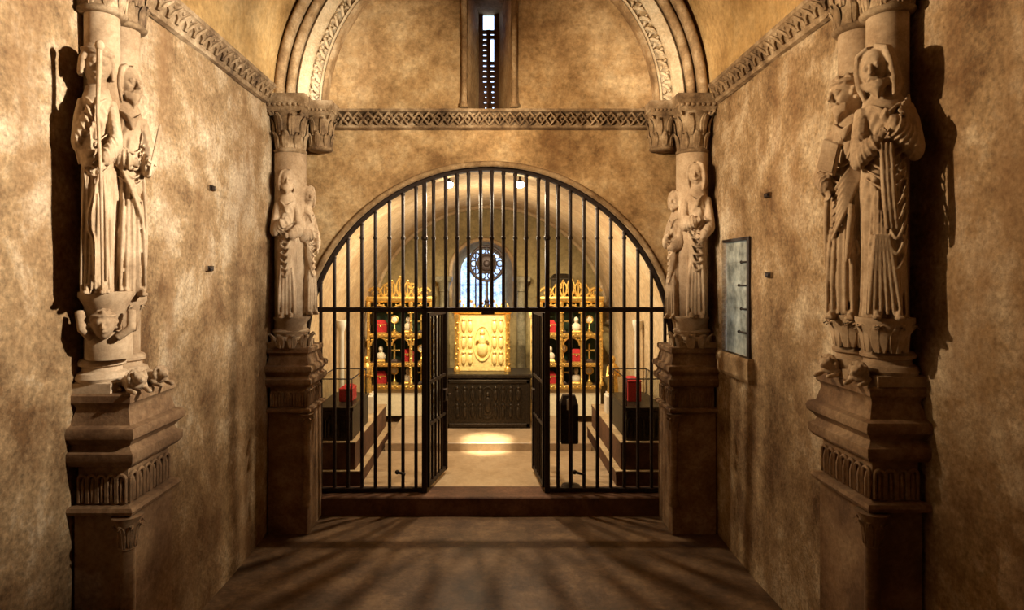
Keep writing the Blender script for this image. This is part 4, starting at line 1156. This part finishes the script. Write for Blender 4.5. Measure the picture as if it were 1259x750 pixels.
# openwork monstrance against the window
mx, my, mz, mr = X(598.5, 8.94), 8.91, Z(324, 8.94), .25
t = thing('wheel_monstrance', 'dark openwork wheel on a stem silhouetted against the blue chancel window', 'monstrance', (mx, my, bz1+.062))
mb = MB(); mb.lathe([(.12, 0), (.12, .02), (.05, .05), (.03, .09), (.04, .12), (.022, .15), (.02, mz-mr-bz1-.04)], 14, (mx, my, bz1+.062)); obj('stem', mb, 'iron', t, 'auto', True)
mb = MB(); mb.tube([(mx+mr*math.cos(a), my, mz+mr*math.sin(a)) for a in [2*PI*i/36 for i in range(36)]], .022, 8, None, None, True)
mb.tube([(mx+.13*math.cos(a), my, mz+.13*math.sin(a)) for a in [2*PI*i/28 for i in range(28)]], .018, 8, None, None, True); obj('rim', mb, 'iron', t, True, True)
for k in range(10):
    a = 2*PI*k/10; c = (mx+.19*math.cos(a), my, mz+.19*math.sin(a))
    mb = MB(); mb.tube([(c[0]+.045*math.cos(b), my, c[2]+.045*math.sin(b)) for b in [2*PI*i/14 for i in range(14)]], .010, 6, None, None, True); obj('ringlet', mb, 'iron', t, True, True)
mb = MB(); mb.ball((mx, my, mz), (.12, .03, .12), 20, 10); mb.ball((mx, my-.03, mz), (.05, .02, .05), 12, 8); obj('hub', mb, 'iron', t, True, True)
# gilt pilasters beside the altar
for k, p in enumerate((534, 655.5)):
    x = X(p, 9.05); t = thing('gilded_pilaster', 'slender gilded pilaster standing ' + ('left' if k == 0 else 'right') + ' of the altarpiece', 'pilaster', (x, 9.05, .29), 0, 'gilded pilasters')
    mb = MB(); mb.rects((x-.04, 9.01, x+.04, 9.09), [(.02, .29), (.02, .38), (0, .40), (0, 1.80), (.01, 1.81), (.025, 1.86), (.025, 1.90)]); obj('pilaster_shaft', mb, 'white' if k == 0 else 'panel', t, False, True)
    mb = MB()
    for i in range(12): mb.ball((x+.014*(-1)**i, 9.005, .48+.11*i), (.022, .014, .04), 7, 5)
    obj('ornament', mb, 'gold', t, 'auto', True)
# marble columns carrying the window arch
for k, p in enumerate((546, 641)):
    x = X(p, 9.8); t = thing('marble_column', 'grey marble column on the ' + ('left' if k == 0 else 'right') + ' side of the chancel window', 'column', (x, 9.8, .29), 0, 'window columns')
    mb = MB(); mb.lathe([(.12, 0), (.12, .06), (.085, .10), (.09, .13), (.075, .16), (.072, 2.0-.10)], 16, (x, 9.8, .29)); obj('shaft', mb, 'marble', t, 'auto', True)
    mb = MB(); mb.lathe([(.072, 0), (.085, .01), (.078, .03), (.10, .12), (.13, .17)], 12, (x, 9.8, 2.18)); mb.rects((x-.12, 9.70, x+.12, 9.9), [(0, 2.34), (.015, 2.36), (.015, 2.42), (0, 2.43)]); obj('capital', mb, 'marble', t, 'auto', True)

# display cases with the reliquaries
GI = 'reliquaries in the gilded cases'
def case(s, xa, xb, side):
    Yc, Yd = 9.30, 9.72
    x0, x1 = min(xa, xb), max(xa, xb)
    t = thing('display_case', f'tall gilded display case of shelves {side} of the altar', 'case', ((x0+x1)/2, Yd, .29), 0, 'gilded cases')
    mb = MB(); mb.box((x0, Yd-.03, .75), (x1, Yd, 2.05)); obj('back_panel', mb, 'green', t, False, True)
    mb = MB(); mb.box((x0, Yc+.02, .29), (x1, Yd, .74), .006); obj('base_cabinet', mb, 'linen', t, False, True)
    sh = [.76, 1.10, 1.55]
    for z in sh:
        mb = MB(); mb.box((x0, Yc-.03, z-.03), (x1, Yd-.03, z)); q = obj('shelf', mb, 'wood', t, False, True)
        mb = MB(); mb.box((x0, Yc-.045, z-.045), (x1, Yc-.03, z+.015), .004)
        for i in range(14): mb.ball((x0+(x1-x0)*(i+.5)/14, Yc-.048, z-.015), .016, 6, 5)
        e = obj('shelf_edge', mb, 'gold', None, False); e.data.transform(XF[t.name]); e.parent = q
    for x in (x0, x0+(x1-x0)*.34, x0+(x1-x0)*.68, x1):
        mb = MB(); mb.lathe([(.035, 0), (.035, .04), (.022, .06), (.026, .5), (.020, 1.16), (.035, 1.22), (.035, 1.27)], 10, (x, Yc-.02, .77)); 
        for i in range(8): mb.ball((x+.014*math.cos(i*2.4), Yc-.042, .9+.14*i), .017, 6, 5)
        obj('gilded_post', mb, 'gold', t, 'auto', True)
    for k in range(3):
        for za, hh in ((1.10, .40), (1.55, .44)):
            a0 = x0+(x1-x0)*(.34*k)+.03; a1 = x0+(x1-x0)*min(1, .34*(k+1))-.03; rr = (a1-a0)/2; zs = za+hh-rr
            mb = MB(); mb.tube([((a0+a1)/2-rr*math.cos(PI*i/12), Yc-.01, zs+rr*math.sin(PI*i/12)) for i in range(13)], .016, 6)
            for i in range(7): mb.ball(((a0+a1)/2-(rr+.02)*math.cos(PI*(i+.5)/7), Yc-.01, zs+(rr+.02)*math.sin(PI*(i+.5)/7)), .014, 6, 5)
            obj('gilded_arch', mb, 'gold', t, 'auto', True)
    mb = MB(); mb.rects((x0, Yc-.02, x1, Yd), [(0, 2.03), (.03, 2.05), (.045, 2.09), (.03, 2.12)]); obj('cornice', mb, 'gold', t, False, True)
    mb = MB(); n = 7
    for k in range(n):
        x = x0+.06+(x1-x0-.12)*(k+.5)/n; c = 1-abs(k-(n-1)/2)/(n/2); hh = .08+.22*c
        for q in (-1, 1):
            mb.tube([(x+q*(.010+.045*math.sin(u*1.1)), Yc, 2.12+hh*u/3.0) for u in [i*.3 for i in range(11)]], [.018]*6+[.016, .014, .012, .010, .008], 6)
        mb.ball((x, Yc, 2.12+hh), .024, 7, 5)
        mb.tube([(x, Yc, 2.1), (x, Yc, 2.12+hh)], .012, 6)
    for q in (-1, 1):                                # big side scrolls
        xm_ = (x0+x1)/2
        mb.tube([(xm_+q*(.40-.10*u/3+.07*math.cos(u*1.6)*(1-u/5)), Yc-.01, 2.20+.07*math.sin(u*1.6)*(1-u/5)) for u in [i*.35 for i in range(11)]], .020, 6)
        mb.tube([(xm_+q*(.18+.06*math.cos(u*1.6)*(1-u/5)), Yc-.015, 2.27+.06*math.sin(u*1.6)*(1-u/5)) for u in [i*.35 for i in range(11)]], .018, 6)
    obj('crest', mb, 'gold', t, 'auto', True)
    names = {.76: 'bottom', 1.10: 'middle', 1.55: 'top'}
    ordn = ['outermost', 'second from the wall', 'second from the altar', 'innermost']
    for iz, z in enumerate(sh):
        for k in range(4):
            f = (k+.5)/4; x = xa+(xb-xa)*(.06+.88*f); y = Yc+.14
            kind = (k+iz*2+(0 if s < 0 else 1)) % 4
            pos = f'{ordn[k]}, {names[z]} shelf, {side} case'
            hmax = .30 if iz else .27
            if kind == 0:
                q = thing('reliquary_casket', 'red velvet casket, ' + pos, 'casket', (x, y, z), 0, GI)
                mb = MB(); mb.box((x-.085, y-.06, z), (x+.085, y+.06, z+.13), .005); obj('casket_body', mb, 'red', q, False, True)
                mb = MB(); mb.rects((x-.085, y-.06, x+.085, y+.06), [(.005, z+.13), (.005, z+.145), (-.03, z+.20), (-.04, z+.205)]); obj('casket_lid', mb, 'red', q, False, True)
                mb = MB(); mb.box((x-.092, y-.066, z), (x+.092, y-.058, z+.018)); mb.box((x-.092, y-.066, z+.125), (x+.092, y-.058, z+.142)); mb.ball((x, y-.064, z+.11), .016, 8, 6); obj('gold_trim', mb, 'gold', q, False, True)
            elif kind == 1:
                q = thing('reliquary_monstrance', 'gold round-headed monstrance, ' + pos, 'reliquary', (x, y, z), 0, GI)
                mb = MB(); mb.lathe([(.06, 0), (.06, .012), (.02, .04), (.026, .06), (.012, .08), (.012, .16)], 12, (x, y, z)); obj('foot', mb, 'gold', q, 'auto', True)
                mb = MB(); mb.tube([(x+.055*math.cos(a), y, z+.21+.055*math.sin(a)) for a in [2*PI*i/16 for i in range(16)]], .013, 6, None, None, True); obj('ring', mb, 'gold', q, True, True)
                mb = MB(); mb.ball((x, y, z+.21), (.046, .012, .046), 14, 8); obj('crystal', mb, 'ivory', q, True, True)
            elif kind == 2:
                q = thing('reliquary_bust', 'small pale bust reliquary, ' + pos, 'bust', (x, y, z), 0, GI)
                mb = MB(); mb.ball((x, y, z+.09), (.075, .05, .07), 12, 8); mb.tube([(x, y, z+.13), (x, y-.005, z+.18)], .026, 8)
                mb.ball((x, y-.008, z+.205), (.036, .042, .048), 12, 10); mb.ball((x, y-.05, z+.20), (.008, .012, .012), 6, 5); obj('bust', mb, 'ivory', q, True, True)
                mb = MB(); mb.rects((x-.07, y-.05, x+.07, y+.05), [(0, z), (0, z+.02), (-.01, z+.04)]); obj('foot', mb, 'gold', q, False, True)
            else:
                q = thing('reliquary_cross', 'small gold standing cross, ' + pos, 'cross', (x, y, z), 0, GI)
                mb = MB(); mb.rects((x-.05, y-.04, x+.05, y+.04), [(0, z), (0, z+.02), (-.025, z+.05)]); obj('foot', mb, 'wood', q, False, True)
                mb = MB(); mb.box((x-.012, y-.01, z+.045), (x+.012, y+.01, z+.27), .003); mb.box((x-.07, y-.01, z+.17), (x+.07, y+.01, z+.195), .003)
                for p in ((x-.07, z+.182), (x+.07, z+.182), (x, z+.27)): mb.ball((p[0], y, p[1]), .018, 7, 5)
                obj('cross', mb, 'gold', q, False, True)
case(-1, -1.88, -.93, 'left')
case(1, 1.66, .74, 'right')
# dark casket on top of the right case
x = X(690, 9.4); t = thing('dark_casket', 'dark square casket on top of the right gilded case', 'casket', (x, 9.45, 2.12))
mb = MB(); mb.box((x-.15, 9.36, 2.14), (x+.15, 9.6, 2.38), .01); obj('casket_body', mb, 'silver', t, False, True)
mb = MB(); mb.rects((x-.16, 9.35, x+.16, 9.61), [(0, 2.38), (.0, 2.40), (-.05, 2.46), (-.08, 2.47)]); obj('casket_lid', mb, 'silver', t, False, True)
mb = MB()
for q in (-1, 1):
    for p in (9.38, 9.58): mb.ball((x+q*.13, p, 2.13), .02, 8, 6)
obj('foot', mb, 'silver', t, True, True)

# tiered stone benches with chests and glass cases along the chancel walls
for s in (-1, 1):
    side = 'left' if s < 0 else 'right'
    xw = cx0+.004 if s < 0 else cx1-.004
    xa = X(445, 6.6) if s < 0 else X(756, 6.6)
    xb = X(437, 6.6) if s < 0 else X(763, 6.6)
    xc = X(433, 6.6) if s < 0 else X(768, 6.6)
    t = thing('tiered_bench', f'long tiered stone bench along the {side} chancel wall', 'bench', (xw, 6.6, ZC), 0, 'chancel benches')
    for nm, xe, z0, z1, y0 in (('lower_tier', xa, ZC+.002, .33, 6.56), ('upper_tier', xb, .33, .63, 6.60)):
        mb = MB(); a, b = min(xw, xe), max(xw, xe)
        mb.rects((a, y0, b, 8.55), [(-.006, z0), (-.006, z1-.035), (0, z1-.030), (.0, z1)]); 
        obj(nm, mb, 'step', t, False, True)
        mb = MB(); mb.box((a, y0-.002, z1), (b+ (0 if s > 0 else .004), 8.55, z1+.010)); obj('tread', mb, 'chancel', t, False, True)
    a, b = min(xw, xc)+.03, max(xw, xc)-.01
    t = thing('carved_chest', f'dark carved chest on the {side} stone bench behind the bars', 'chest', ((a+b)/2, 7.0, .642), 0, 'chancel chests')
    mb = MB(); mb.box((a, 6.66, .642), (b, 7.5, .96), .006); obj('chest_body', mb, 'silver', t, False, True)
    mb = MB(); mb.rects((a, 6.66, b, 7.5), [(0, .96), (.01, .97), (.01, 1.0), (-.01, 1.01)]); obj('lid', mb, 'silver', t, False, True)
    mb = MB()
    for k in range(4):
        xx = a+(b-a)*(k+.5)/4
        mb.tube([(xx-.035, 6.655, .68), (xx-.035, 6.655, .86), (xx, 6.655, .91), (xx+.035, 6.655, .86), (xx+.035, 6.655, .68)], .008, 5); mb.ball((xx, 6.655, .77), (.02, .012, .07), 7, 5)
    obj('arcade_relief', mb, 'silver', t, 'auto', True)
    t = thing('glass_showcase', f'low glass showcase with thin dark edges on the {side} dark chest', 'showcase', ((a+b)/2, 7.0, 1.012), 0, 'glass showcases')
    g0, g1, y0, y1, z0, z1 = a+.01, b-.01, 6.68, 7.42, 1.012, 1.31
    for (p, q) in (((g0,y0),(g1,y0)),((g1,y0),(g1,y1)),((g1,y1),(g0,y1)),((g0,y1),(g0,y0))):
        mb = MB(); mb.tube([(*p, z1), (*q, z1)], .007, 6); mb.tube([(*p, z0), (*p, z1)], .006, 6); obj('edge_bar', mb, 'iron', t, True, True)
        mb = MB(); mb.add([(*p, z0), (*q, z0), (*q, z1), (*p, z1)], [(0,1,2,3)]); obj('pane', mb, 'pane', t, False, True)
    xm = (a+b)/2+(.07 if s < 0 else -.06)
    t = thing('red_casket', f'red velvet casket inside the {side} glass showcase', 'casket', (xm, 7.0, 1.014), 0, 'showcase caskets')
    hh = .13 if s < 0 else .22
    mb = MB(); mb.box((xm-.075, 6.90, 1.014), (xm+.075, 7.12, 1.014+hh), .008); obj('casket_body', mb, 'red', t, False, True)
    mb = MB(); mb.rects((xm-.078, 6.897, xm+.078, 7.123), [(0, 1.014+hh), (0, 1.03+hh), (-.04, 1.06+hh)]); obj('casket_lid', mb, 'red', t, False, True)
    # pale colonnette against the wall
    x = xw - s*.075
    t = thing('white_colonnette', f'thin white colonnette against the {side} chancel wall above the bench', 'colonnette', (x, 7.62, .642), 0, 'white colonnettes')
    mb = MB(); mb.lathe([(.06, 0), (.06, .04), (.04, .06), (.036, .09), (.034, 1.10), (.045, 1.12), (.065, 1.20), (.065, 1.24)], 14, (x, 7.62, .642)); obj('shaft', mb, 'white', t, 'auto', True)
    # gilt statuette further along the bench
    x = xw - s*.30
    t = thing('gilded_statuette', f'gilded standing statuette at the far end of the {side} stone bench', 'statuette', (x, 8.05, .642), 0, 'gilded statuettes')
    mb = MB(); mb.rects((x-.10, 7.95, x+.10, 8.15), [(0, .642), (0, .86), (-.02, .88), (-.02, .90)]); obj('plinth', mb, 'white', t, False, True)
    mb = MB(); mb.lathe([(.075, 0), (.07, .1), (.06, .22), (.068, .32), (.05, .37), (.022, .40)], 14, (x, 8.05, .90)); mb.ball((x, 8.045, 1.335), (.035, .04, .048), 10, 8)
    for q in (-1, 1): mb.tube([(x+q*.055, 8.05, 1.24), (x+q*.08, 8.02, 1.12), (x+q*.01, 7.97, 1.14)], [.022, .02, .014], 7)
    obj('figure', mb, 'gold', t, 'auto', True)
